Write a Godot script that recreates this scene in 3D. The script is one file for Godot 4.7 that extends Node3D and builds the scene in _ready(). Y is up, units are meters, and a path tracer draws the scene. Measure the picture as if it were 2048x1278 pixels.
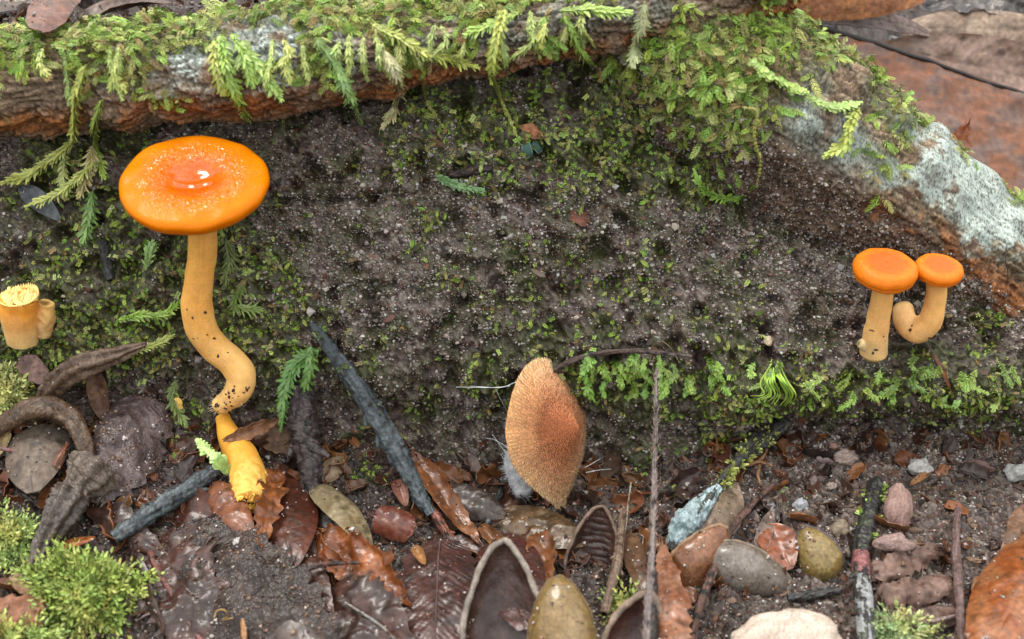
extends Node3D
# A mossy tree root over a sandy bank with orange mushrooms. All shapes are laid out in units of which one is S metres.
const S := 0.00012
const D := 2385.0
var cam_p := Vector3.ZERO
var cam_r := Vector3.RIGHT
var cam_u := Vector3.UP
var cam_f := Vector3.FORWARD
var rng := RandomNumberGenerator.new()
var nz := FastNoiseLite.new()
var cel := FastNoiseLite.new()
var used := {}
# points of the ground and the roots, for laying things on them
var sp := PackedVector3Array()
var sn := PackedVector3Array()
var sm := PackedFloat32Array()    # how densely moss grows
var sg := PackedFloat32Array()    # how densely sand grains lie
var st_kind := PackedInt32Array() # 0 ground, 1 bank, 2 behind, 3 root
var cells := {}
const CELL := 6.0
var M := {}

class Geo:
	var v := PackedVector3Array()
	var n := PackedVector3Array()
	var c := PackedColorArray()
	var t := PackedVector2Array()
	var i := PackedInt32Array()
	# u runs fastest; the front faces du x dv
	func grid(P: PackedVector3Array, nu: int, nv: int, C: PackedColorArray, wrap := false, flip := false, uvs := Vector2.ONE) -> void:
		var b := v.size()
		v.append_array(P)
		c.append_array(C)
		var N := PackedVector3Array()
		N.resize(P.size())
		var T := PackedVector2Array()
		T.resize(P.size())
		for y in nv:
			var y0 := maxi(y - 1, 0) * nu
			var y1 := mini(y + 1, nv - 1) * nu
			for x in nu:
				var xa := x - 1
				var xb := x + 1
				if wrap:
					if xa < 0: xa = nu - 2
					if xb >= nu: xb = 1
				else:
					xa = maxi(xa, 0)
					xb = mini(xb, nu - 1)
				var m := (P[y * nu + xb] - P[y * nu + xa]).cross(P[y1 + x] - P[y0 + x]).normalized()
				N[y * nu + x] = -m if flip else m
				T[y * nu + x] = Vector2(float(x) / (nu - 1), float(y) / (nv - 1)) * uvs
		n.append_array(N)
		t.append_array(T)
		var I := PackedInt32Array()
		I.resize((nu - 1) * (nv - 1) * 6)
		var k := 0
		for y in nv - 1:
			for x in nu - 1:
				var a := b + y * nu + x
				if flip:
					I[k] = a; I[k + 1] = a + 1; I[k + 2] = a + nu
					I[k + 3] = a + 1; I[k + 4] = a + nu + 1; I[k + 5] = a + nu
				else:
					I[k] = a; I[k + 1] = a + nu; I[k + 2] = a + 1
					I[k + 3] = a + 1; I[k + 4] = a + nu; I[k + 5] = a + nu + 1
				k += 6
		i.append_array(I)
	func tri(a: int, b: int, d: int) -> void:
		i.append(a); i.append(b); i.append(d)
	func vert(p: Vector3, nn: Vector3, cc: Color, uv := Vector2.ZERO) -> void:
		v.append(p); n.append(nn); c.append(cc); t.append(uv)
	# a small leaf blade: folded along its middle, bent down at the tip
	func leaf(b: Vector3, dir: Vector3, side: Vector3, nn: Vector3, l: float, w: float, cc: Color, blunt := 0.35, droop := 0.2) -> void:
		var k := v.size()
		var f := w * 0.18
		vert(b, nn, cc)
		vert(b + dir * l * 0.45 - side * w * 0.5 + nn * f, (nn + side * 0.35).normalized(), cc)
		vert(b + dir * l * 0.5, nn, cc)
		vert(b + dir * l * 0.45 + side * w * 0.5 + nn * f, (nn - side * 0.35).normalized(), cc)
		vert(b + dir * l * 0.92 - side * w * blunt - nn * droop * l, (nn + side * 0.25 + dir * 0.4).normalized(), cc)
		vert(b + dir * l - nn * droop * l * 1.15, (nn + dir * 0.5).normalized(), cc)
		vert(b + dir * l * 0.92 + side * w * blunt - nn * droop * l, (nn - side * 0.25 + dir * 0.4).normalized(), cc)
		tri(k, k + 2, k + 1); tri(k, k + 3, k + 2)
		tri(k + 1, k + 2, k + 4); tri(k + 2, k + 5, k + 4)
		tri(k + 2, k + 3, k + 6); tri(k + 2, k + 6, k + 5)
	func mesh(m: Material, origin: Vector3, s: float) -> ArrayMesh:
		var a := []
		a.resize(Mesh.ARRAY_MAX)
		a[Mesh.ARRAY_VERTEX] = Transform3D(Basis.from_scale(Vector3(s, s, s)), -origin * s) * v
		a[Mesh.ARRAY_NORMAL] = n
		a[Mesh.ARRAY_COLOR] = c
		a[Mesh.ARRAY_TEX_UV] = t
		a[Mesh.ARRAY_INDEX] = i
		var r := ArrayMesh.new()
		r.add_surface_from_arrays(Mesh.PRIMITIVE_TRIANGLES, a)
		r.surface_set_material(0, m)
		return r

# ---------------------------------------------------------------- names, things, parts
func numbered(called: String) -> String:
	used[called] = used.get(called, -1) + 1
	return called if used[called] == 0 else "%s_%03d" % [called, used[called]]

func metas(o: Node3D, label: String, category: String, group := "", kind := "") -> void:
	if label: o.set_meta("label", label)
	if category: o.set_meta("category", category)
	if group: o.set_meta("group", group)
	if kind: o.set_meta("kind", kind)

func thing(called: String, label: String, category: String, at: Vector3, group := "") -> Node3D:
	var o := Node3D.new()
	o.name = numbered(called)
	add_child(o)
	o.position = at * S
	o.set_meta("at", at)
	metas(o, label, category, group)
	return o

func part(called: String, g: Geo, m: Material, parent: Node3D, kind := "") -> MeshInstance3D:
	var o := MeshInstance3D.new()
	o.name = called
	var at: Vector3 = parent.get_meta("at")
	o.mesh = g.mesh(m, at, S)
	o.set_meta("at", at)
	if kind: o.set_meta("kind", kind)
	parent.add_child(o, true)
	return o

func single(called: String, g: Geo, m: Material, label: String, category: String, at: Vector3, group := "", kind := "") -> MeshInstance3D:
	var o := MeshInstance3D.new()
	o.name = numbered(called)
	o.mesh = g.mesh(m, at, S)
	o.position = at * S
	o.set_meta("at", at)
	add_child(o)
	metas(o, label, category, group, kind)
	return o

func many(called: String, g: Geo, m: Material, places: Array[Transform3D], tints: PackedColorArray, label: String, category: String) -> void:
	var mm := MultiMesh.new()
	mm.transform_format = MultiMesh.TRANSFORM_3D
	mm.use_colors = true
	mm.mesh = g.mesh(m, Vector3.ZERO, S)
	mm.instance_count = places.size()
	for k in places.size():
		var p := places[k]
		p.origin *= S
		mm.set_instance_transform(k, p)
		mm.set_instance_color(k, tints[k])
	var o := MultiMeshInstance3D.new()
	o.name = numbered(called)
	o.multimesh = mm
	add_child(o)
	metas(o, label, category, "", "stuff")

# ---------------------------------------------------------------- the lens, the surface, noise
func ray(px: float, py: float) -> Vector3:
	return cam_f + cam_r * ((px - 1024.0) / D) + cam_u * ((639.0 - py) / D)

func on_z(px: float, py: float, z: float) -> Vector3:
	var d := ray(px, py)
	return cam_p + d * ((z - cam_p.z) / d.z)

func proj(p: Vector3) -> Vector3:
	var d := p - cam_p
	var w := d.dot(cam_f)
	return Vector3(1024.0 + d.dot(cam_r) / w * D, 639.0 - d.dot(cam_u) / w * D, w)

func su(p: Vector3) -> float:
	return (p - cam_p).dot(cam_f) / D

func n3(p: Vector3, f: float) -> float:
	return nz.get_noise_3dv(p * f)

func fbm(p: Vector3, f: float) -> float:
	return nz.get_noise_3dv(p * f) * 0.55 + nz.get_noise_3dv(p * (f * 2.3) + Vector3(7, 3, 1)) * 0.3 + nz.get_noise_3dv(p * (f * 5.1) + Vector3(1, 9, 4)) * 0.15

func remember(P: PackedVector3Array, N: PackedVector3Array, k: int) -> void:
	for j in P.size():
		var q := proj(P[j])
		if q.x < -120 or q.x > 2170 or q.y < -160 or q.y > 1420 or N[j].dot(cam_p - P[j]) < 0: continue
		var key := Vector2i(int(q.x / CELL), int(q.y / CELL))
		var old: int = cells.get(key, -1)
		if old < 0 or proj(sp[old]).z > q.z + 1.0:
			cells[key] = k + j

# the index of the surface point seen at a pixel of the photograph
func seen_at(px: float, py: float) -> int:
	var kx := int(px / CELL)
	var ky := int(py / CELL)
	for r in range(0, 30):
		var best := -1
		var near := 1e9
		for dx in range(-r, r + 1):
			for dy in range(-r, r + 1):
				if absi(dx) != r and absi(dy) != r: continue
				var k: int = cells.get(Vector2i(kx + dx, ky + dy), -1)
				if k >= 0:
					var z := proj(sp[k]).z
					if z < near:
						near = z
						best = k
		if best >= 0: return best
	return 0

func W(px: float, py: float, lift := 0.0) -> Vector3:
	var p := sp[seen_at(px, py)]
	var d := ray(px, py)
	var depth := (p - cam_p).dot(cam_f)
	return cam_p + d * (depth - lift)

func WN(px: float, py: float) -> Vector3:
	var k := seen_at(px, py)
	var s := Vector3.ZERO
	for dx in [-18, 0, 18]:
		for dy in [-18, 0, 18]:
			s += sn[seen_at(px + dx, py + dy)]
	return s.normalized()

func lerp_table(t: Array, x: float) -> float:
	if x <= t[0][0]: return t[0][1]
	for k in range(1, t.size()):
		if x <= t[k][0]:
			var f: float = (x - t[k - 1][0]) / (t[k][0] - t[k - 1][0])
			f = f * f * (3.0 - 2.0 * f) * 0.5 + f * 0.5
			return lerpf(t[k - 1][1], t[k][1], f)
	return t[-1][1]

func curve(pts: PackedVector3Array, t: float) -> Vector3:
	var f := clampf(t, 0.0, 1.0) * (pts.size() - 1)
	var k := mini(int(f), pts.size() - 2)
	f -= k
	var a := pts[maxi(k - 1, 0)] if k > 0 else pts[0] * 2.0 - pts[1]
	var d := pts[k + 2] if k + 2 < pts.size() else pts[k + 1] * 2.0 - pts[k]
	return pts[k].cubic_interpolate(pts[k + 1], a, d, f)

func curve1(r: Array, t: float) -> float:
	var f := clampf(t, 0.0, 1.0) * (r.size() - 1)
	var k := mini(int(f), r.size() - 2)
	f -= k
	var a: float = r[maxi(k - 1, 0)]
	var d: float = r[mini(k + 2, r.size() - 1)]
	return cubic_interpolate(r[k], r[k + 1], a, d, f)

func vary(c: Color, amount: float) -> Color:
	var k := 1.0 + rng.randf_range(-amount, amount)
	return Color(c.r * k * (1.0 + rng.randf_range(-amount, amount) * 0.4), c.g * k, c.b * k * (1.0 + rng.randf_range(-amount, amount) * 0.4))

# ---------------------------------------------------------------- shapes
# a tube along points; bump(t, angle, place) multiplies the radius; look(t, angle, place) gives the colour
func tube(g: Geo, pts: PackedVector3Array, radii: Array, rings: int, segs: int, bump: Callable, look: Callable, flat_ends := false, up_hint := Vector3(0.13, 0.2, 0.97)) -> void:
	var P := PackedVector3Array()
	var C := PackedColorArray()
	var x_axis := Vector3.ZERO
	var extra := [[0.0, 0.0], [0.0, 0.75]] if not flat_ends else [[0.0, 0.0], [0.0, 0.98]]
	var rows: Array = []
	rows.append_array(extra)
	for j in rings: rows.append([float(j) / (rings - 1), 1.0])
	rows.append_array([[1.0, extra[1][1]], [1.0, 0.0]])
	for j in rows.size():
		var t: float = rows[j][0]
		var c := curve(pts, t)
		var tan := (curve(pts, t + 0.01) - curve(pts, t - 0.01)).normalized()
		if x_axis == Vector3.ZERO: x_axis = tan.cross(up_hint).normalized()
		x_axis = (x_axis - tan * x_axis.dot(tan)).normalized()
		var y_axis := tan.cross(x_axis)
		var r: float = curve1(radii, t) * rows[j][1]
		if not flat_ends and rows[j][1] < 1.0:
			c += tan * curve1(radii, t) * (0.55 if rows[j][1] < 0.1 else 0.35) * (-1.0 if j < 2 else 1.0)
		for k in segs + 1:
			var a := TAU * (k % segs) / segs
			var dir := x_axis * cos(a) + y_axis * sin(a)
			var p := c + dir * r
			if rows[j][1] > 0.0: p = c + dir * (r * bump.call(t, a, p))
			P.append(p)
			C.append(look.call(t, a, p))
	g.grid(P, segs + 1, rows.size(), C, true, false)

# a sheet with thickness from a grid of points
func sheet(g: Geo, P: PackedVector3Array, nu: int, nv: int, C: PackedColorArray, thick: float, under := Color(1, 1, 1), flip := false) -> void:
	var k0 := g.v.size()
	g.grid(P, nu, nv, C, false, flip)
	var Q := PackedVector3Array()
	Q.resize(P.size())
	var C2 := PackedColorArray()
	C2.resize(P.size())
	for j in P.size():
		Q[j] = P[j] - g.n[k0 + j] * thick
		C2[j] = C[j] * under
	g.grid(Q, nu, nv, C2, false, not flip)
	var loop: Array[int] = []
	for x in nu: loop.append(x)
	for y in range(1, nv): loop.append(y * nu + nu - 1)
	for x in range(nu - 2, -1, -1): loop.append((nv - 1) * nu + x)
	for y in range(nv - 2, -1, -1): loop.append(y * nu)
	var R := PackedVector3Array()
	var RC := PackedColorArray()
	for j in loop:
		R.append(P[j]); RC.append(C[j])
	for j in loop:
		R.append(Q[j]); RC.append(C[j])
	g.grid(R, loop.size(), 2, RC, true, not flip)

func flat_look(c: Color, f := 0.05, amount := 0.35) -> Callable:
	return func(_t: float, _a: float, p: Vector3) -> Color:
		var k := 1.0 + amount * (n3(p, f) + 0.5 * n3(p, f * 3.7))
		return Color(c.r * k, c.g * k, c.b * k)

func rough_bump(f: float, amount: float) -> Callable:
	return func(_t: float, _a: float, p: Vector3) -> float:
		return 1.0 + amount * (n3(p, f) + 0.5 * n3(p, f * 2.7))

# ---------------------------------------------------------------- textures and materials
func noise_image(size: int, f: float, kind := FastNoiseLite.TYPE_SIMPLEX_SMOOTH, octaves := 4, sd := 1) -> Image:
	var n := FastNoiseLite.new()
	n.seed = sd
	n.noise_type = kind
	n.frequency = f
	n.fractal_octaves = octaves
	n.cellular_return_type = FastNoiseLite.RETURN_DISTANCE
	if kind == FastNoiseLite.TYPE_CELLULAR: n.fractal_type = FastNoiseLite.FRACTAL_NONE if octaves < 2 else FastNoiseLite.FRACTAL_FBM
	return n.get_seamless_image(size, size)

func relief(im: Image, strength: float) -> ImageTexture:
	var k: Image = im.duplicate()
	k.convert(Image.FORMAT_RGBA8)
	k.bump_map_to_normal_map(strength)
	return ImageTexture.create_from_image(k)

# grey noise remapped to low..high, as an albedo or roughness multiplier
func tone(im: Image, low: Color, high: Color, gamma := 1.0) -> ImageTexture:
	var w := im.get_width()
	var src: Image = im.duplicate()
	src.convert(Image.FORMAT_L8)
	var d := src.get_data()
	var outp := PackedByteArray()
	outp.resize(w * w * 3)
	for k in w * w:
		var f := pow(d[k] / 255.0, gamma)
		outp[k * 3] = int(255.0 * lerpf(low.r, high.r, f))
		outp[k * 3 + 1] = int(255.0 * lerpf(low.g, high.g, f))
		outp[k * 3 + 2] = int(255.0 * lerpf(low.b, high.b, f))
	return ImageTexture.create_from_image(Image.create_from_data(w, w, false, Image.FORMAT_RGB8, outp))

func stuff_mat(rough: float, per_metre := 0.0, albedo: Texture2D = null, normal: Texture2D = null, n_scale := 1.0, world := false) -> StandardMaterial3D:
	var m := StandardMaterial3D.new()
	m.vertex_color_use_as_albedo = true
	m.roughness = rough
	m.metallic_specular = 0.4
	if per_metre > 0.0:
		m.uv1_triplanar = true
		m.uv1_world_triplanar = world
		m.uv1_scale = Vector3.ONE * per_metre
	if albedo: m.albedo_texture = albedo
	if normal:
		m.normal_enabled = true
		m.normal_texture = normal
		m.normal_scale = n_scale
	return m

func materials() -> void:
	var fine := noise_image(512, 0.03, FastNoiseLite.TYPE_SIMPLEX_SMOOTH, 5, 3)
	var grit := noise_image(512, 0.045, FastNoiseLite.TYPE_CELLULAR, 2, 5)
	var fibre_n := FastNoiseLite.new()
	fibre_n.frequency = 0.02
	fibre_n.fractal_octaves = 5
	var wrinkle := noise_image(512, 0.018, FastNoiseLite.TYPE_SIMPLEX, 4, 11)
	var fine_n := relief(fine, 6.0)
	var grit_n := relief(grit, 9.0)
	var wrinkle_n := relief(wrinkle, 7.0)
	var soft_tone := tone(fine, Color(0.6, 0.6, 0.6), Color(1, 1, 1))
	var grit_tone := tone(grit, Color(0.42, 0.38, 0.37), Color(1, 1, 1), 0.8)
	M.soil = stuff_mat(0.5, 1.0 / (150 * S), grit_tone, grit_n, 1.0, true)
	M.bark = stuff_mat(0.75, 1.0 / (130 * S), soft_tone, fine_n, 0.9, true)
	M.soil.metallic_specular = 0.4
	M.bark.metallic_specular = 0.2
	M.leaf_wet = stuff_mat(0.42, 1.0 / (260 * S), soft_tone, wrinkle_n, 0.3)
	M.leaf_wet.clearcoat_enabled = true
	M.leaf_wet.clearcoat = 0.3
	M.leaf_wet.clearcoat_roughness = 0.26
	M.leaf_dull = stuff_mat(0.55, 1.0 / (220 * S), soft_tone, wrinkle_n, 0.6)
	M.humus = stuff_mat(0.36, 1.0 / (150 * S), soft_tone, grit_n, 0.8)
	M.shell = stuff_mat(0.4, 1.0 / (120 * S), soft_tone, fine_n, 0.55)
	M.shell.clearcoat_enabled = true
	M.shell.clearcoat = 0.35
	M.shell.clearcoat_roughness = 0.2
	M.rim = stuff_mat(0.6, 1.0 / (90 * S), soft_tone, fine_n, 0.5)
	M.twig = stuff_mat(0.6, 1.0 / (90 * S), soft_tone, fine_n, 0.9)
	M.twig_wet = stuff_mat(0.38, 1.0 / (90 * S), soft_tone, fine_n, 1.0)
	M.stone = stuff_mat(0.55, 1.0 / (100 * S), soft_tone, fine_n, 0.5)
	M.moss = stuff_mat(0.38)
	M.moss.metallic_specular = 0.45
	M.moss.backlight_enabled = true
	M.moss.backlight = Color(0.3, 0.3, 0.3)
	M.moss_stem = stuff_mat(0.6)
	M.grain = stuff_mat(0.35)
	M.crumb = stuff_mat(0.5)
	M.scrap = stuff_mat(0.34)
	M.web = stuff_mat(0.6)
	M.hair = stuff_mat(0.55)
	M.hair.backlight_enabled = true
	M.hair.backlight = Color(0.4, 0.4, 0.4)
	M.stem = stuff_mat(0.55, 1.0 / (80 * S), tone(fine, Color(0.88, 0.86, 0.82), Color(1, 1, 1)), fine_n, 0.22)
	M.stem.subsurf_scatter_enabled = true
	M.stem.subsurf_scatter_strength = 0.25
	M.cap = stuff_mat(1.0, 0.0)
	M.cap.metallic_specular = 0.2
	M.cap.subsurf_scatter_enabled = true
	M.cap.subsurf_scatter_strength = 0.2
	M.cap.clearcoat_enabled = true
	M.cap.clearcoat = 1.0
	M.cap.clearcoat_roughness = 0.07
	# the wet middle of the large cap: gloss by the way from the centre, broken up by grain
	var w := 512
	var ro := Image.create(w, w, false, Image.FORMAT_RGB8)
	var co := Image.create(w, w, false, Image.FORMAT_RGB8)
	for y in w:
		for x in w:
			var rad := float(y) / w
			var a := TAU * x / w
			var q := Vector3(cos(a) * rad, sin(a) * rad, 0.0) * 9.0
			var wet := smoothstep(0.38, 0.2, rad + 0.06 * nz.get_noise_3dv(q))
			var k := lerpf(0.38, 0.2, wet)
			ro.set_pixel(x, y, Color(k, k, k))
			var drops := smoothstep(0.05, 0.2, nz.get_noise_3dv(q * 2.6)) * smoothstep(0.6, 0.5, rad)
			var cc := clampf(wet * 0.6 + drops, 0.08, 1.0)
			co.set_pixel(x, y, Color(cc, cc, cc))
	M.cap.roughness_texture = ImageTexture.create_from_image(ro)
	M.cap.clearcoat_texture = ImageTexture.create_from_image(co)
	M.cap_dry = stuff_mat(0.55, 1.0 / (60 * S), null, fine_n, 0.15)
	M.cap_dry.subsurf_scatter_enabled = true
	M.cap_dry.subsurf_scatter_strength = 0.2
	M.fuzz = stuff_mat(0.8, 1.0 / (60 * S), soft_tone, fine_n, 0.5)
	M.lobe = stuff_mat(0.35)

func _ready() -> void:
	rng.seed = 20417
	nz.seed = 7
	nz.frequency = 1.0
	nz.fractal_type = FastNoiseLite.FRACTAL_NONE
	cel.seed = 4
	cel.frequency = 1.0
	cel.noise_type = FastNoiseLite.TYPE_CELLULAR
	cel.fractal_type = FastNoiseLite.FRACTAL_NONE
	cel.cellular_return_type = FastNoiseLite.RETURN_DISTANCE2_SUB
	# camera
	var pitch := deg_to_rad(32.0)
	cam_p = Vector3(0, sin(pitch), cos(pitch)) * D
	cam_f = Vector3(0, -sin(pitch), -cos(pitch))
	cam_u = Vector3(0, cos(pitch), -sin(pitch))
	var cam := Camera3D.new()
	cam.name = "camera"
	cam.position = cam_p * S
	cam.rotation = Vector3(-pitch, 0, 0)
	cam.fov = 30.0
	cam.near = 0.01
	cam.far = 20.0
	var optics := CameraAttributesPhysical.new()
	optics.frustum_focal_length = 12.0 / tan(deg_to_rad(15.0))
	optics.frustum_focus_distance = 2330.0 * S
	optics.exposure_aperture = 14.0
	optics.frustum_near = 0.01
	optics.frustum_far = 20.0
	cam.attributes = optics
	add_child(cam)
	# overcast sky, brightest overhead as overcast skies are
	var env := Environment.new()
	env.background_mode = Environment.BG_SKY
	var sky_m := ProceduralSkyMaterial.new()
	sky_m.sky_top_color = Color(1.0, 1.0, 1.0)
	sky_m.sky_horizon_color = Color(0.36, 0.38, 0.37)
	sky_m.sky_curve = 0.3
	sky_m.ground_bottom_color = Color(0.12, 0.1, 0.07)
	sky_m.ground_horizon_color = Color(0.2, 0.19, 0.15)
	var sky := Sky.new()
	sky.sky_material = sky_m
	env.sky = sky
	env.tonemap_mode = Environment.TONE_MAPPER_LINEAR
	env.tonemap_exposure = 2.8
	env.sdfgi_enabled = true
	env.ssao_enabled = true
	env.ssil_enabled = true
	var we := WorldEnvironment.new()
	we.name = "world_environment"
	we.environment = env
	add_child(we)
	var sun := DirectionalLight3D.new()
	sun.name = "sun"
	sun.light_energy = 0.35
	sun.light_angular_distance = 16.0
	sun.light_color = Color(1.0, 0.98, 0.95)
	sun.shadow_enabled = true
	sun.look_at_from_position(Vector3(-0.35, 1.0, -0.22), Vector3.ZERO, Vector3.UP)
	add_child(sun)
	materials()
	build_ground()
	build_roots()
	build_moss()
	build_grains()
	build_scraps()
	build_rootlets()
	build_mushrooms()
	build_twigs()
	build_litter()
	build_fronds()

# ---------------------------------------------------------------- ground, bank and roots
const ROW_PY := [
	[[0, 1560]],
	[[0, 1300]],
	[[-350, 820], [300, 835], [700, 890], [1000, 930], [1300, 930], [1500, 885], [1750, 862], [2048, 872]],
	[[-350, 680], [0, 680], [400, 700], [1000, 720], [1350, 765], [1500, 795], [1750, 795], [2048, 805]],
	[[-350, 500], [1400, 520], [1700, 620], [2048, 680]],
	[[-350, 325], [1200, 300], [1400, 400], [1600, 470], [1850, 560], [2048, 620], [2400, 720]],
	[[-350, 210], [0, 205], [1000, 150], [1250, 150], [1400, 230], [1600, 330], [1850, 470], [2048, 570], [2400, 760]],
	[[-350, 90], [0, 80], [500, 50], [1250, 20], [1450, 60], [1600, 140], [1750, 240], [1900, 350], [2048, 470], [2400, 700]],
	[[-350, 30], [0, 20], [500, 0], [1250, -20], [1450, 0], [1600, 70], [1750, 170], [1900, 280], [2048, 390], [2400, 560]],
	[[0, -250], [2048, -200]],
]
const ROW_Z := [
	[[0, 800]],
	[[0, 570]],
	[[-350, 110], [1000, 95], [1400, 95], [1550, 60], [2048, 60]],
	[[-350, 60], [1000, 55], [1350, 80], [1500, 125], [1750, 135], [2048, 140]],
	[[-350, -10], [1400, -10], [1700, 50], [2048, 60]],
	[[-350, -90], [1200, -100], [1500, -60], [1850, -10], [2048, 10]],
	[[-350, -180], [1250, -190], [1500, -130], [1850, -90], [2048, -60]],
	[[-350, -330], [1450, -300], [1750, -260], [2048, -230]],
	[[-350, -480], [1450, -470], [2048, -400]],
	[[0, -1500]],
]
# patches of moss on the bank: across, down, half width, half height, amount
const MOSS_SPOTS := [
	[1270, 748, 230, 48, 0.8], [1500, 800, 120, 50, 0.8], [1660, 765, 160, 48, 0.85], [1930, 790, 130, 60, 0.85], [1990, 620, 90, 120, 0.5],
	[1500, 130, 140, 70, 0.9], [1350, 200, 190, 110, 0.5], [1250, 320, 260, 90, 0.28], [1420, 330, 110, 70, 0.4],
	[190, 470, 200, 220, 0.95], [60, 700, 160, 60, 1.0], [250, 640, 140, 60, 0.95], [480, 540, 100, 130, 0.75], [380, 840, 80, 60, 0.5], [560, 660, 110, 100, 0.75],
	[980, 240, 260, 100, 0.6], [1330, 260, 220, 120, 0.5], [1120, 340, 200, 90, 0.3], [1000, 590, 280, 150, 0.36], [1240, 560, 190, 110, 0.3], [860, 300, 140, 70, 0.3], [980, 760, 120, 60, 0.3], [760, 940, 80, 80, 0.5], [1480, 600, 80, 100, 0.22], [840, 460, 80, 50, 0.25],
	[1890, 500, 80, 40, 0.6], [1450, 900, 70, 40, 0.5], [1300, 880, 130, 70, 0.3], [640, 700, 80, 60, 0.35], [20, 800, 60, 70, 0.9],
]
const BARE_SPOTS := [[760, 480, 250, 120, 1.0], [1560, 560, 200, 110, 1.0], [1150, 440, 160, 70, 0.5], [820, 640, 200, 80, 0.7], [1300, 600, 160, 90, 0.5], [1000, 860, 200, 80, 0.5], [900, 330, 200, 60, 0.5], [260, 900, 120, 90, 0.5], [1700, 930, 250, 60, 0.7]]

func spots(t: Array, x: float, y: float) -> float:
	var s := 0.0
	for b in t:
		var dx: float = (x - b[0]) / b[2]
		var dy: float = (y - b[1]) / b[3]
		var q := dx * dx + dy * dy
		if q < 4.0: s += b[4] * exp(-q * 0.9)
	return s

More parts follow.
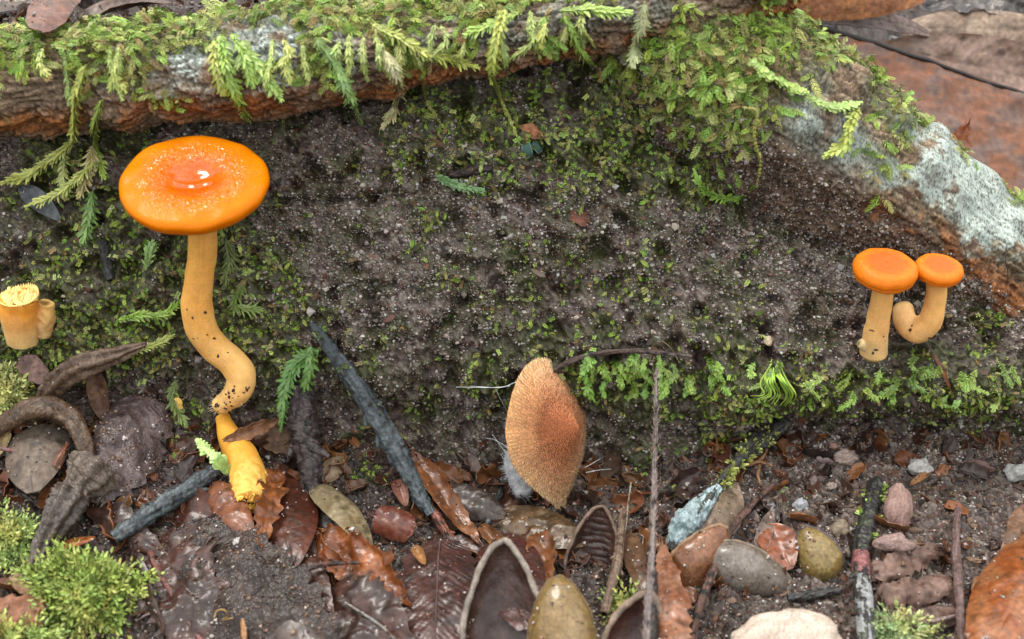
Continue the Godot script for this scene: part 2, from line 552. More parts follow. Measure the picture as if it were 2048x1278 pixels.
func build_ground() -> void:
	var x0 := -380.0
	var step := 5.0
	var nu := 560
	var counts := [14, 118, 46, 42, 44, 40, 34, 40, 44]
	var rows: Array = []
	for k in 9:
		for j in counts[k]: rows.append([k, float(j) / counts[k]])
	rows.append([8, 1.0])
	var nv := rows.size()
	var P := PackedVector3Array()
	P.resize(nu * nv)
	var PY := PackedFloat32Array()
	PY.resize(nu * nv)
	for x in nu:
		var px := x0 + x * step
		var c: Array[Vector3] = []
		var q: Array[float] = []
		for k in 10:
			var py := lerp_table(ROW_PY[k], px)
			q.append(py)
			c.append(on_z(px, py, lerp_table(ROW_Z[k], px)))
		c.push_front(c[0] * 2.0 - c[1]); c.append(c[-1] * 2.0 - c[-2])
		for y in nv:
			var k: int = rows[y][0]
			P[y * nu + x] = c[k + 1].cubic_interpolate(c[k + 2], c[k], c[k + 3], rows[y][1])
			PY[y * nu + x] = lerpf(q[k], q[k + 1], rows[y][1])
	var smooth := Geo.new()
	var blank := PackedColorArray()
	blank.resize(P.size())
	smooth.grid(P, nu, nv, blank)
	var C := PackedColorArray()
	C.resize(P.size())
	var A := PackedFloat32Array()
	A.resize(P.size())
	var B := PackedFloat32Array()
	B.resize(P.size())
	var sand := Color(0.34, 0.29, 0.25)
	var earth := Color(0.1, 0.074, 0.063)
	var red := Color(0.11, 0.05, 0.04)
	var green := Color(0.085, 0.1, 0.036)
	for y in nv:
		var k: int = rows[y][0]
		for x in nu:
			var j := y * nu + x
			var p := P[j]
			var px := x0 + x * step
			var py := PY[j]
			var big := n3(p, 0.0065)
			var mid := n3(p, 0.021)
			var small := n3(p, 0.06)
			var tiny := n3(p, 0.15)
			var amp := 1.0 if k >= 2 else 0.8
			var h := (big * 15.0 + mid * 9.0 + small * 6.0 + tiny * 3.2) * amp
			# hollows worn into the bank
			var pit := n3(p + Vector3(300, 0, 90), 0.017)
			# a long crack below the overhanging crust
			var crack_y := 402.0 + 14.0 * n3(p, 0.008)
			h -= 26.0 * exp(-pow((py - crack_y) / 7.0, 2.0)) * smoothstep(520.0, 580.0, px) * smoothstep(800.0, 720.0, px)
			if pit < -0.26 and k >= 2 and k < 7: h += (pit + 0.26) * 75.0
			h += 9.0 * absf(n3(p + Vector3(40, 70, 10), 0.03))
			var moss := 0.0
			var bare := 0.0
			if k >= 1:
				moss = spots(MOSS_SPOTS, px, py)
				bare = spots(BARE_SPOTS, px, py)
			var patch := n3(p + Vector3(11, 5, 77), 0.0095) * 0.7 + n3(p, 0.026) * 0.5 + small * 0.25
			var m := clampf(moss * 0.95 + patch * 0.8 - 0.12, 0.0, 1.0) * smoothstep(-0.1, 0.15, moss)
			var b := clampf(bare + mid * 0.5 + small * 0.3, 0.0, 1.0)
			h += m * 5.0
			P[j] = p + smooth.n[j] * h
			var old := 1.0 if k >= 2 or px > 1500 else 0.55  # front soil is wet, and its colour is also dimmed for blocked light
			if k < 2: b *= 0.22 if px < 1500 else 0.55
			var c := earth.lerp(sand, clampf(b * 0.75 + 0.14 + tiny * 0.35 + small * 0.2, 0.0, 1.0))
			c = c.lerp(red, clampf(n3(p + Vector3(50, 9, 2), 0.035) * 1.6 - 0.35, 0.0, 0.8))
			c = c.lerp(green, clampf(m * 1.3 + (0.26 + 0.7 * n3(p + Vector3(3, 60, 8), 0.011) + 0.25 * small if k >= 2 and k < 7 else 0.0), 0.0, 0.85))
			var kk := 1.0 + 0.5 * tiny + 0.35 * small
			kk *= old
			if k >= 7: c = c.lerp(Color(0.05, 0.031, 0.022), 0.8)  # litter brown painted darker so the gaps behind the root look shaded
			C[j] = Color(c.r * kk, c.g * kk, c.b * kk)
			A[j] = m
			B[j] = clampf(b * 1.1 + 0.12 - m * 0.5, 0.0, 1.0) if k >= 1 else 0.0
	# three pieces that share their edges: the ground in front, the bank, the ground behind the root
	var first := [0, 0, 0]
	for y in nv:
		if rows[y][0] == 2 and first[1] == 0: first[1] = y
		if rows[y][0] == 7 and first[2] == 0: first[2] = y
	var names := ["ground", "soil_bank", "ground_behind_root"]
	var ends := [first[1] + 1, first[2] + 1, nv]
	for s in 3:
		var lo: int = first[s] * nu
		var hi: int = ends[s] * nu
		var g := Geo.new()
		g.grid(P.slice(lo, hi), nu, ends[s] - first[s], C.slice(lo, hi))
		var labels := ["wet soil in front of the bank, coloured darker for shade", "gritty sandy bank with moss film under the mossy root", "ground behind the mossy root, coloured dark for shade"]
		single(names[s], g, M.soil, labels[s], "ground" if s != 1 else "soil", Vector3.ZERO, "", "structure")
		var k0 := sp.size()
		sp.append_array(g.v)
		sn.append_array(g.n)
		sm.append_array(A.slice(lo, hi))
		sg.append_array(B.slice(lo, hi))
		for j in g.v.size(): st_kind.append(s)
		remember(g.v, g.n, k0)

# a root: centre line in pixels with a depth, and radii; a moss mask and colours by the way along and round it
func root_tube(line: Array, rings: int, segs: int, which: int) -> Geo:
	var pts := PackedVector3Array()
	var rad: Array = []
	for q in line:
		var p := on_z(q[0], q[1], q[2])
		pts.append(p)
		rad.append(q[3] * su(p))
	var P := PackedVector3Array()
	var C := PackedColorArray()
	var A := PackedFloat32Array()
	var bark := Color(0.46, 0.33, 0.22)
	var dark := Color(0.09, 0.065, 0.05)
	var rust := Color(0.48, 0.17, 0.05)
	var grey := Color(0.34, 0.34, 0.28)
	var pale := Color(0.6, 0.69, 0.62)
	var olive := Color(0.13, 0.14, 0.045)
	for j in rings:
		var t := float(j) / (rings - 1)
		var c := curve(pts, t)
		var tan := (curve(pts, t + 0.02) - curve(pts, t - 0.02)).normalized()
		var up := (Vector3.UP - tan * tan.y).normalized()
		var out := tan.cross(up)
		if out.z < 0: out = -out
		var r := curve1(rad, t)
		for k in segs + 1:
			var a := TAU * (k % segs) / segs
			var dir := out * cos(a) + up * sin(a)
			var p0 := c + dir * r
			# ridges and cracks run along the root
			var q := Vector3(t * r * 4.0 * 0.25, sin(a) * r, cos(a) * r)
			var fold := nz.get_noise_3dv(q * 0.028 + Vector3(which * 9, 0, 0))
			var crack := nz.get_noise_3dv(Vector3(q.x * 0.03, q.y * 0.1, q.z * 0.1))
			var lump := n3(p0, 0.011)
			var fine := n3(p0, 0.08)
			var flake := cel.get_noise_3dv(Vector3(p0.dot(tan) * 0.018, q.y * 0.05, q.z * 0.05) + Vector3(fine, fold, 0) * 0.25)
			var groove := smoothstep(-0.72, -0.95, flake)
			var h := fold * 4.5 + crack * 2.4 + lump * 15.0
			# what covers it
			var patch := n3(p0 + Vector3(90, 20, 0), 0.009) + 0.4 * n3(p0, 0.035)
			var w := wrapf(a, -PI, PI)
			var grit2 := n3(p0, 0.17)
			var moss := 0.0
			var smooth_skin := 0.0
			var col := bark.lerp(dark, clampf(crack * 0.9 + 0.12 + fold * 0.35 + fine * 0.4, 0.0, 0.65))
			if which == 0:
				var bare := exp(-pow((t - 0.41) / 0.065, 2.0)) * 0.55 + exp(-pow((t - 0.72) / 0.14, 2.0)) * 0.55 + exp(-pow((t - 0.56) / 0.06, 2.0)) * 0.2
				moss = smoothstep(0.12, 0.78, w + 0.6 * patch - bare * 1.3) * (1.0 if w < 2.6 else 0.3)
				moss += 0.7 * smoothstep(0.0, 0.35, patch - bare * 0.7) * smoothstep(-0.4, 0.1, w)
				col = col.lerp(rust, clampf(smoothstep(0.0, -0.45, w) * (0.75 + patch * 1.3) * smoothstep(-1.4, -0.7, w), 0.0, 0.85))
				var lich := clampf(bare * 2.2 * smoothstep(-0.12, 0.1, w + 0.2 * fine) * (0.8 + 1.2 * n3(p0, 0.02)), 0.0, 0.95)
				if t < 0.5: col = col.lerp(pale * 1.15, lich)
				else: col = col.lerp(grey, lich)
			else:
				moss = smoothstep(1.35, 1.9, w + 0.9 * patch + (0.4 - t) * 2.6) * smoothstep(2.4, 2.0, w) + 1.1 * smoothstep(0.34, 0.2, t) * smoothstep(-0.9, 0.1, w)
				moss *= 1.0 - 0.75 * exp(-pow((t - 0.34) / 0.05, 2.0)) * exp(-pow((w - 0.75) / 0.4, 2.0))
				moss += exp(-pow((t - 0.45) / 0.025, 2.0)) * smoothstep(0.3, 0.8, w + patch * 0.6) * 0.7
				var lich := smoothstep(0.45, 0.5, t + 0.07 * patch) * smoothstep(0.55, 0.8, w + 0.4 * patch - 0.25 * smoothstep(0.62, 0.8, t)) + 1.3 * exp(-pow((t - 0.39) / 0.07, 2.0)) * exp(-pow((w - 0.5) / 0.24, 2.0)) * (0.75 + patch)
				col = col.lerp(olive, clampf(0.35 + patch * 0.9, 0.0, 0.7))
				col = col.lerp(Color(0.2, 0.14, 0.1), smoothstep(0.5, 0.1, w))
				col = col.lerp(rust, clampf(exp(-pow((w - 0.2) / 0.25, 2.0)) * smoothstep(0.42, 0.55, t) * (0.2 + patch * 2.2), 0.0, 0.75))
				col = col.lerp(grey, clampf(0.8 * smoothstep(0.1, 0.7, w) * (0.4 + patch), 0.0, 0.8))
				smooth_skin = clampf(lich, 0.0, 1.0)
				col = col.lerp(pale, clampf(lich, 0.0, 0.97))
			# thin dark writing lines in the pale crust
			var line_n := absf(nz.get_noise_3dv(p0 * 0.055 + Vector3(nz.get_noise_3dv(p0 * 0.16), nz.get_noise_3dv(p0 * 0.16 + Vector3(5, 5, 5)), 0) * 0.6))
			var plate := cel.get_noise_3dv(p0 * 0.042 + Vector3(fine, grit2, fold) * 0.45)
			if col.g > 0.36 and (line_n < 0.03 or plate < -0.94): col = col.lerp(dark, 0.7)
			col = col.lerp(dark, groove * 0.5 * (1.0 - smooth_skin))
			var kk := 1.0 + (0.4 * fine + 0.5 * n3(p0, 0.25)) * (1.0 - 0.7 * smooth_skin)
			h += (fine * 3.2 + grit2 * 1.5 - groove * 5.0) * (1.0 - 0.95 * smooth_skin)
			var p := p0 + dir * h
			P.append(p + dir * clampf(moss, 0.0, 1.0) * 4.0)
			col = col.lerp(olive, clampf(moss, 0.0, 1.0) * 0.8)
			C.append(Color(col.r * kk, col.g * kk, col.b * kk))
			A.append(clampf(moss, 0.0, 1.0))
	var g := Geo.new()
	g.grid(P, segs + 1, rings, C, true, true)
	var k0 := sp.size()
	sp.append_array(g.v)
	sn.append_array(g.n)
	sm.append_array(A)
	var grainy := PackedFloat32Array()
	grainy.resize(P.size())
	if which == 1:
		for j in P.size():
			var w := wrapf(TAU * (j % (segs + 1)) / segs, -PI, PI)
			grainy[j] = 0.16 * smoothstep(0.3, -0.1, w)
	sg.append_array(grainy)
	for j in P.size(): st_kind.append(3 + which)
	remember(g.v, g.n, k0)
	return g

func build_roots() -> void:
	var l := [[-420, 200, -130, 110], [-150, 185, -130, 106], [20, 172, -130, 102], [300, 150, -130, 100], [600, 122, -135, 104], [850, 92, -140, 80], [1050, 66, -145, 68], [1230, 32, -155, 66], [1420, -10, -185, 90], [1560, -60, -240, 90]]
	var r := [[1243, -6, -290, 145], [1374, 99, -230, 160], [1479, 182, -200, 175], [1600, 269, -172, 172], [1738, 367, -150, 162], [1877, 463, -130, 146], [2036, 577, -105, 136], [2229, 720, -85, 132], [2432, 880, -78, 128]]
	var at := on_z(1000, 200, -180)
	var t := thing("tree_root", "long mossy tree root with rust brown bark lying across the top of the bank", "root", at)
	part("main_root", root_tube(l, 900, 220, 0), M.bark, t)
	var b := part("branch_root", root_tube(r, 800, 340, 1), M.bark, t)
	b.set_meta("label", "thick root arm with pale mint lichen sloping down to the right")

# ---------------------------------------------------------------- moss and sand, too many to count
var vis := PackedInt32Array()

func in_view() -> void:
	for j in sp.size():
		var p := sp[j]
		var q := proj(p)
		if q.x < -90 or q.x > 2140 or q.y < -110 or q.y > 1370: continue
		if sn[j].dot((cam_p - p).normalized()) < -0.6: continue
		var k: int = cells.get(Vector2i(int(q.x / CELL), int(q.y / CELL)), -1)
		if k >= 0 and proj(sp[k]).z < q.z - 130.0: continue
		vis.append(j)

# a short shoot growing along +z with its leaves' upper faces towards +y
func feather(pairs: int, l: float, leaf: float, wide: float, arch: float, sd: int) -> Geo:
	var g := Geo.new()
	var r := RandomNumberGenerator.new()
	r.seed = sd
	for k in pairs:
		var f := float(k) / (pairs - 1)
		var z := l * f
		var y := arch * l * 4.0 * f * (1.0 - f) * 0.5 + l * 0.1 * f
		var size := leaf * (0.65 + 0.5 * sin(PI * clampf(f * 0.85 + 0.1, 0, 1)))
		for s in [-1.0, 1.0]:
			var a: float = s * r.randf_range(0.75, 1.15) * (1.0 - 0.45 * f)
			var d := Vector3(sin(a), r.randf_range(-0.05, 0.4), cos(a)).normalized()
			var sd2 := Vector3(cos(a), 0, -sin(a))
			var nn := (Vector3.UP + Vector3(-s * 0.25, 0, r.randf_range(-0.2, 0.2))).normalized()
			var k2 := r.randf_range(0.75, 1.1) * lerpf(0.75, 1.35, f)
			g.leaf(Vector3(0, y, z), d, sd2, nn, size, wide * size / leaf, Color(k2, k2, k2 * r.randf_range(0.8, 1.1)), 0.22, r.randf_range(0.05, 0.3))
		if k % 2 == 0:
			var d3 := Vector3(r.randf_range(-0.3, 0.3), 0.45, 0.85).normalized()
			g.leaf(Vector3(0, y + 1, z), d3, Vector3.RIGHT, Vector3(0, 0.85, -0.45).normalized(), size * 0.75, wide * 0.8, Color(0.95, 0.95, 0.95), 0.22, 0.15)
	return g

func rosette(n: int, leaf: float, wide: float, blunt: float, sd: int) -> Geo:
	var g := Geo.new()
	var r := RandomNumberGenerator.new()
	r.seed = sd
	for k in n:
		var a := TAU * k * 0.382 + r.randf_range(-0.3, 0.3)
		var up := lerpf(0.15, 1.1, float(k) / n) + r.randf_range(-0.1, 0.2)
		var d := Vector3(sin(a), up, cos(a)).normalized()
		var s := Vector3(cos(a), 0, -sin(a))
		var nn := s.cross(d).normalized()
		if nn.y < 0: nn = -nn
		var size := leaf * r.randf_range(0.65, 1.15)
		var k2 := r.randf_range(0.7, 1.2)
		g.leaf(Vector3(0, k * 0.7, 0) + d * leaf * 0.12, d, s, nn, size, wide * size / leaf, Color(k2, k2, k2 * r.randf_range(0.8, 1.15)), blunt, r.randf_range(0.05, 0.35))
	return g

func flat_shoot(pairs: int, leaf: float, sd: int) -> Geo:
	var g := Geo.new()
	var r := RandomNumberGenerator.new()
	r.seed = sd
	for k in pairs:
		for s in [-1.0, 1.0]:
			var a: float = s * r.randf_range(0.9, 1.3)
			var d := Vector3(sin(a), r.randf_range(0.0, 0.25), cos(a)).normalized()
			var k2 := r.randf_range(0.75, 1.2)
			g.leaf(Vector3(0, 1.0 + k * 0.4, k * leaf * 0.55), d, Vector3(cos(a), 0, -sin(a)), Vector3(-s * 0.2, 1, -0.15).normalized(), leaf * r.randf_range(0.8, 1.15), leaf * 0.75, Color(k2, k2, k2), 0.36, r.randf_range(0.1, 0.3))
	return g

func settle(j: int, size: float, lean: float, hang: float) -> Transform3D:
	var n := sn[j]
	var d := Vector3(rng.randfn(), rng.randfn(), rng.randfn())
	d = (d - n * d.dot(n)).normalized()
	d = (d + Vector3(0, -hang, hang * 0.2) + n * lean).normalized()
	var y := (n + Vector3(rng.randf_range(-0.4, 0.4), rng.randf_range(-0.2, 0.4), rng.randf_range(-0.3, 0.5))).normalized()
	var x := y.cross(d).normalized()
	y = d.cross(x)
	return Transform3D(Basis(x * size, y * size, d * size), sp[j])

func build_moss() -> void:
	in_view()
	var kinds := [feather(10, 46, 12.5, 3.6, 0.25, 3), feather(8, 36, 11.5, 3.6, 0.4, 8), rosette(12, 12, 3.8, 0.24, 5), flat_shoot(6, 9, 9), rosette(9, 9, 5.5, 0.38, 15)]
	var names := ["feather_moss", "short_feather_moss", "tufted_moss", "creeping_moss", "fine_moss"]
	var labels := [
		"yellow green feather moss covering the top of the root",
		"short springy feather moss mixed over the root and the bank",
		"tufted star shaped moss growing in patches over root and bank",
		"small round leaved creeping moss on the shaded sandy bank",
		"fine dark moss film on the bank below the root",
	]
	var tops := [Color(0.26, 0.34, 0.055), Color(0.21, 0.34, 0.05), Color(0.27, 0.27, 0.08), Color(0.38, 0.44, 0.13), Color(0.17, 0.3, 0.05)]
	var places: Array = []
	var tints: Array = []
	for k in 5:
		var a: Array[Transform3D] = []
		places.append(a)
		tints.append(PackedColorArray())
	for j in vis:
		var m := sm[j]
		if m < 0.03: continue
		var on_root := st_kind[j] >= 3
		var chance := m * ((0.1 if st_kind[j] == 3 else 0.056) if on_root else 0.08 * clampf(m * 1.5, 0.12, 1.0))
		if not on_root: chance *= 3.6
		if rng.randf() > chance: continue
		var k := 0
		var roll := rng.randf()
		if on_root: k = 0 if roll < 0.46 else (1 if roll < 0.8 else (2 if roll < 0.94 else 3))
		else: k = 0 if roll < 0.06 * m else (1 if roll < 0.26 else (2 if roll < 0.52 else (3 if roll < 0.68 else 4)))
		var size := rng.randf_range(0.5, 0.95) * (0.82 if on_root else (0.55 if k > 1 else 0.5))
		places[k].append(settle(j, size, 0.25 if k != 2 else 0.1, 0.55 if sn[j].y < 0.6 else 0.2))
		var p := sp[j]
		var mix := n3(p, 0.012) * 1.5 + n3(p, 0.05) + 1.0
		var pal: Array = tops
		var c: Color = pal[clampi(int(mix * 1.7 + rng.randf_range(-0.5, 1.2)), 0, 4)]
		if rng.randf() < 0.09: c = Color(0.26, 0.18, 0.07)
		tints[k].append(vary(c, 0.3))
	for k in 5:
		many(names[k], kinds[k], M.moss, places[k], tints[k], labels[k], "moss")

# a small angular stone
func pebble_geo(sd: int, rough: float) -> Geo:
	var g := Geo.new()
	var P := PackedVector3Array()
	var C := PackedColorArray()
	for y in 6:
		for x in 8:
			var a := TAU * (x % 7) / 7.0
			var b := PI * y / 5.0 - PI / 2
			var d := Vector3(cos(a) * cos(b), sin(b), sin(a) * cos(b))
			P.append(d * (1.0 + rough * nz.get_noise_3dv(d * 1.3 + Vector3(sd, sd * 2, 0))))
			C.append(Color.WHITE)
	g.grid(P, 8, 6, C, true, true)
	return g

# an angular chip with flat faces
func shard_geo(sd: int) -> Geo:
	var g := Geo.new()
	var r := RandomNumberGenerator.new()
	r.seed = sd
	var ring: Array[Vector3] = []
	for k in 6: ring.append(Vector3(cos(TAU * k / 6.0), r.randf_range(-0.35, 0.35), sin(TAU * k / 6.0)) * r.randf_range(0.7, 1.2))
	var top := Vector3(r.randf_range(-0.3, 0.3), 0.85, r.randf_range(-0.3, 0.3))
	var low := Vector3(r.randf_range(-0.3, 0.3), -0.85, r.randf_range(-0.3, 0.3))
	for k in 6:
		for e in [top, low]:
			var a := ring[k]
			var b := ring[(k + 1) % 6]
			var n: Vector3 = (b - a).cross(e - a).normalized()
			var out: bool = n.dot(a + b + e) > 0
			var m := g.v.size()
			for p in [a, b, e]: g.vert(p, n if out else -n, Color.WHITE)
			if out: g.tri(m, m + 2, m + 1)
			else: g.tri(m, m + 1, m + 2)
	return g

func build_grains() -> void:
	var places: Array[Transform3D] = []
	var tints := PackedColorArray()
	var bits: Array[Transform3D] = []
	var bit_tints := PackedColorArray()
	var hues := [Color(0.31, 0.275, 0.245), Color(0.24, 0.2, 0.175), Color(0.17, 0.135, 0.115), Color(0.13, 0.075, 0.055), Color(0.36, 0.335, 0.31), Color(0.1, 0.08, 0.068)]
	var browns := [Color(0.08, 0.038, 0.024), Color(0.045, 0.028, 0.021), Color(0.11, 0.045, 0.024), Color(0.13, 0.085, 0.055), Color(0.05, 0.032, 0.026), Color(0.035, 0.03, 0.03)]  # crumb browns lowered to imitate sky light blocked from the front
	for j in vis:
		if sg[j] <= 0.0: continue
		var g := sg[j]
		if st_kind[j] == 2: g = 0.1
		var n := 0
		var clump := clampf(0.75 + 1.6 * n3(sp[j], 0.045) + 0.8 * n3(sp[j], 0.11), 0.0, 1.8)
		for e in 3:
			if rng.randf() < g * 0.75 * clump: n += 1
		if st_kind[j] < 3 and rng.randf() < (0.1 if st_kind[j] else 0.05): n += 1
		for k in n:
			var s := exp(rng.randfn() * 0.45) * 1.7
			if rng.randf() < 0.01: s *= 1.8
			var b := Basis.from_euler(Vector3(rng.randf() * 6, rng.randf() * 6, rng.randf() * 6)).scaled(Vector3(s, s * rng.randf_range(0.6, 1.0), s))
			places.append(Transform3D(b, sp[j] + Vector3(rng.randf_range(-3, 3), rng.randf_range(-2, 2), rng.randf_range(-1, 1)) + sn[j] * s * 0.35))
			tints.append(vary(hues[mini(int(pow(rng.randf(), 0.85) * 6.0), 5)], 0.25))
		var want := 0.16 if st_kind[j] == 0 else 0.03
		if st_kind[j] == 2: want = 0.03
		if st_kind[j] >= 3: want = 0.0
		if rng.randf() < want:
			var s := exp(rng.randfn() * 0.65) * (2.9 if st_kind[j] != 1 else 2.7)
			s = minf(s, 7.0)
			var n1 := (sn[j] + Vector3(rng.randfn(), rng.randfn(), rng.randfn()) * 0.35).normalized()
			var x := n1.cross(Vector3(rng.randfn(), rng.randfn(), rng.randfn())).normalized()
			var y := x.cross(n1)
			bits.append(Transform3D(Basis(x * s * rng.randf_range(0.8, 2.6), n1 * s * 0.22, y * s), sp[j] + sn[j] * s * 0.1))
			bit_tints.append(vary(browns[rng.randi() % 6], 0.3))
	many("sand_grain", shard_geo(3), M.grain, places, tints, "loose pale and brown sand grains on the bank and the soil", "sand")
	many("leaf_crumb", shard_geo(8), M.crumb, bits, bit_tints, "tiny brown crumbs of rotted leaf and wood scattered on the soil", "litter")

# scraps of leaf, curved and torn, that lie between the larger things
func build_scraps() -> void:
	var tones := [Color(0.06, 0.028, 0.018), Color(0.035, 0.021, 0.017), Color(0.11, 0.04, 0.018), Color(0.07, 0.04, 0.028), Color(0.15, 0.06, 0.022)]  # scrap colours carry painted shade too, darker than the leaf brown
	var geos: Array = []
	var places: Array = []
	var tints: Array = []
	for k in 4:
		var g := Geo.new()
		var P := PackedVector3Array()
		var C := PackedColorArray()
		for y in 9:
			for x in 8:
				var u := y / 8.0
				var s := lerpf(-1.0, 1.0, x / 7.0)
				var w := 0.5 * pow(sin(PI * lerpf(0.1, 0.92, u)), 0.6) * (1.0 + 0.45 * nz.get_noise_2d(u * 3.0 + k * 7, signf(s) * 3.0))
				P.append(Vector3(s * w, (0.12 + 0.1 * k) * s * s + 0.2 * sin(u * PI) * (0.5 if k % 2 else -0.4) + 0.07 * nz.get_noise_2d(s * 2.0 + k, u * 4.0), (u - 0.5) * 1.7))
				var m := 1.0 + 0.4 * nz.get_noise_2d(s * 2.0 + k * 3, u * 5.0)
				C.append(Color(m, m, m))
		sheet(g, P, 8, 9, C, 0.05, Color(0.8, 0.8, 0.8), true)
		geos.append(g)
		var a: Array[Transform3D] = []
		places.append(a)
		tints.append(PackedColorArray())
	for j in vis:
		if st_kind[j] != 0 and st_kind[j] != 2: continue
		if rng.randf() > (0.02 if st_kind[j] == 0 else 0.008): continue
		var px := proj(sp[j]).x
		if proj(sp[j]).y > 1190.0 and st_kind[j] == 0: continue
		if px > 1480.0 and rng.randf() < 0.6: continue
		var s := minf(exp(rng.randfn() * 0.4) * 25.0, 38.0)
		var n := (sn[j] + Vector3(rng.randfn(), rng.randfn(), rng.randfn()) * 0.4).normalized()
		var x := n.cross(Vector3(rng.randfn(), rng.randfn(), rng.randfn())).normalized()
		var k := rng.randi() % 4
		places[k].append(Transform3D(Basis(x * s, n * s, x.cross(n) * s), sp[j] + sn[j] * s * 0.12))
		tints[k].append(vary(tones[rng.randi() % 5], 0.35))
	var labels := ["small torn brown leaf scraps lying flat in the litter", "small arched brown leaf scraps in the litter", "small cupped brown leaf scraps in the litter", "small curled brown leaf scraps in the litter"]
	for k in 4: many("leaf_litter", geos[k], M.scrap, places[k], tints[k], labels[k], "litter")

# hair roots that thread the litter
func build_rootlets() -> void:
	var g := Geo.new()
	for k in 150:
		var px := rng.randf_range(0, 2048)
		var py := rng.randf_range(740, 1260) if rng.randf() < 0.75 else rng.randf_range(300, 740)
		var a := rng.randf() * TAU
		var l := rng.randf_range(18, 60)
		var line: Array = []
		for e in 4:
			line.append([px, py, 3.0 + 7.0 * sin(e * 1.05)])
			px += cos(a) * l * 0.4
			py += sin(a) * l * 0.4
			a += rng.randf_range(-0.7, 0.7)
		var c := vary(Color(0.12, 0.065, 0.04).lerp(Color(0.3, 0.2, 0.12), rng.randf() * rng.randf()), 0.3)
		var r := rng.randf_range(0.6, 1.5)
		tube(g, path(line), [r, r * 0.9, r * 0.5], 14, 6, rough_bump(0.2, 0.2), flat_look(c))
	single("fine_rootlets", g, M.twig, "fine brown hair roots threading through the soil and litter", "roots", W(1024, 900, 0), "", "stuff")

# ---------------------------------------------------------------- mushrooms
func frame_of(normal: Vector3) -> Basis:
	var y := normal.normalized()
	var x := Vector3.RIGHT - y * y.x
	x = x.normalized()
	return Basis(x, y, x.cross(y))

# a cap turned about its axis: profile points (way out, height) as shares of the radius
func cap_grid(c: Vector3, b: Basis, r: float, profile: Array, nv: int, nu: int, look: Callable, dent: Callable) -> Geo:
	var pts := PackedVector3Array()
	for q in profile: pts.append(Vector3(q[0], q[1], 0))
	var P := PackedVector3Array()
	var C := PackedColorArray()
	for y in nv:
		var f := float(y) / (nv - 1)
		var q := curve(pts, f)
		for x in nu + 1:
			var a := TAU * (x % nu) / nu
			var wob: float = dent.call(a, f, q.x)
			var d := b.x * cos(a) + b.z * sin(a)
			P.append(c + d * (maxf(q.x, 0.0) * r * (1.0 + 0.02 * sin(a * 2.0 + 0.6) + 0.012 * sin(a * 3.0 + 2.0))) + b.y * (q.y * r + wob))
			C.append(look.call(a, f, q.x))
	var g := Geo.new()
	g.grid(P, nu + 1, nv, C, true, false)
	return g

func gill_blades(c: Vector3, b: Basis, r: float, inner: float, y0: float, y1: float, n: int, col: Color) -> Geo:
	var g := Geo.new()
	for k in n:
		var a := TAU * k / n
		var d := b.x * cos(a) + b.z * sin(a)
		var s := b.x * -sin(a) + b.z * cos(a)
		for e in [-1.0, 1.0]:
			var o: Vector3 = s * e * 0.5
			var m := g.v.size()
			g.vert(c + d * r * inner + b.y * y0 + o, s * e, col)
			g.vert(c + d * r * 0.95 + b.y * y0 + o, s * e, col)
			g.vert(c + d * r * 0.9 + b.y * (y0 * 0.6 + y1 * 0.4) + o, s * e, col)
			g.vert(c + d * r * inner * 1.15 + b.y * y1 + o, s * e, col)
			if e > 0:
				g.tri(m, m + 1, m + 2); g.tri(m, m + 2, m + 3)
			else:
				g.tri(m, m + 2, m + 1); g.tri(m, m + 3, m + 2)
	return g

func stem_look(p0: Vector3, p1: Vector3, top: Color, low: Color) -> Callable:
	return func(t: float, a: float, p: Vector3) -> Color:
		var k := 1.0 + 0.1 * n3(p, 0.05) + 0.07 * nz.get_noise_3dv(Vector3(a * 4.0, t * 3.0, 1.0))
		var c := top.lerp(low, smoothstep(0.1, 0.95, t + 0.12 * n3(p, 0.02)))
		return Color(c.r * k, c.g * k, c.b * k * (1.0 + 0.15 * n3(p, 0.09)))

func specks(g: Geo, pts: PackedVector3Array, radii: Array, n: int, from: float, to: float, sd: int) -> void:
	var r := RandomNumberGenerator.new()
	r.seed = sd
	for k in n:
		var t := r.randf_range(from, to)
		var c := curve(pts, t)
		var side := (cam_p - c).normalized() + Vector3(r.randf_range(-0.9, 0.9), 0, 0)
		var tan := (curve(pts, t + 0.02) - curve(pts, t - 0.02)).normalized()
		side = (side - tan * side.dot(tan)).normalized()
		var p := c + side * curve1(radii, t)
		var s := r.randf_range(1.2, 2.8)
		var k0 := g.v.size()
		var pg := pebble_geo(sd + k, 0.5)
		var b := frame_of(side) * Basis.from_euler(Vector3(0, r.randf() * 6, 0))
		for j in pg.v.size():
			g.vert(p + b * (pg.v[j] * Vector3(s * 1.6, s * 0.5, s)), b * pg.n[j], Color(0.05, 0.03, 0.02))
		for j in pg.i: g.i.append(k0 + j)

func hairs(g: Geo, root_p: Vector3, dir: Vector3, l: float, w: float, col: Color) -> void:
	var s := dir.cross(cam_f).normalized() * w
	var q := dir.cross(s).normalized() * w
	var k := g.v.size()
	for d in [s, -s * 0.5 + q * 0.87, -s * 0.5 - q * 0.87]:
		g.vert(root_p + d, d.normalized(), col)
	g.vert(root_p + dir * l, dir, col)
	g.tri(k, k + 3, k + 1); g.tri(k + 1, k + 3, k + 2); g.tri(k + 2, k + 3, k)

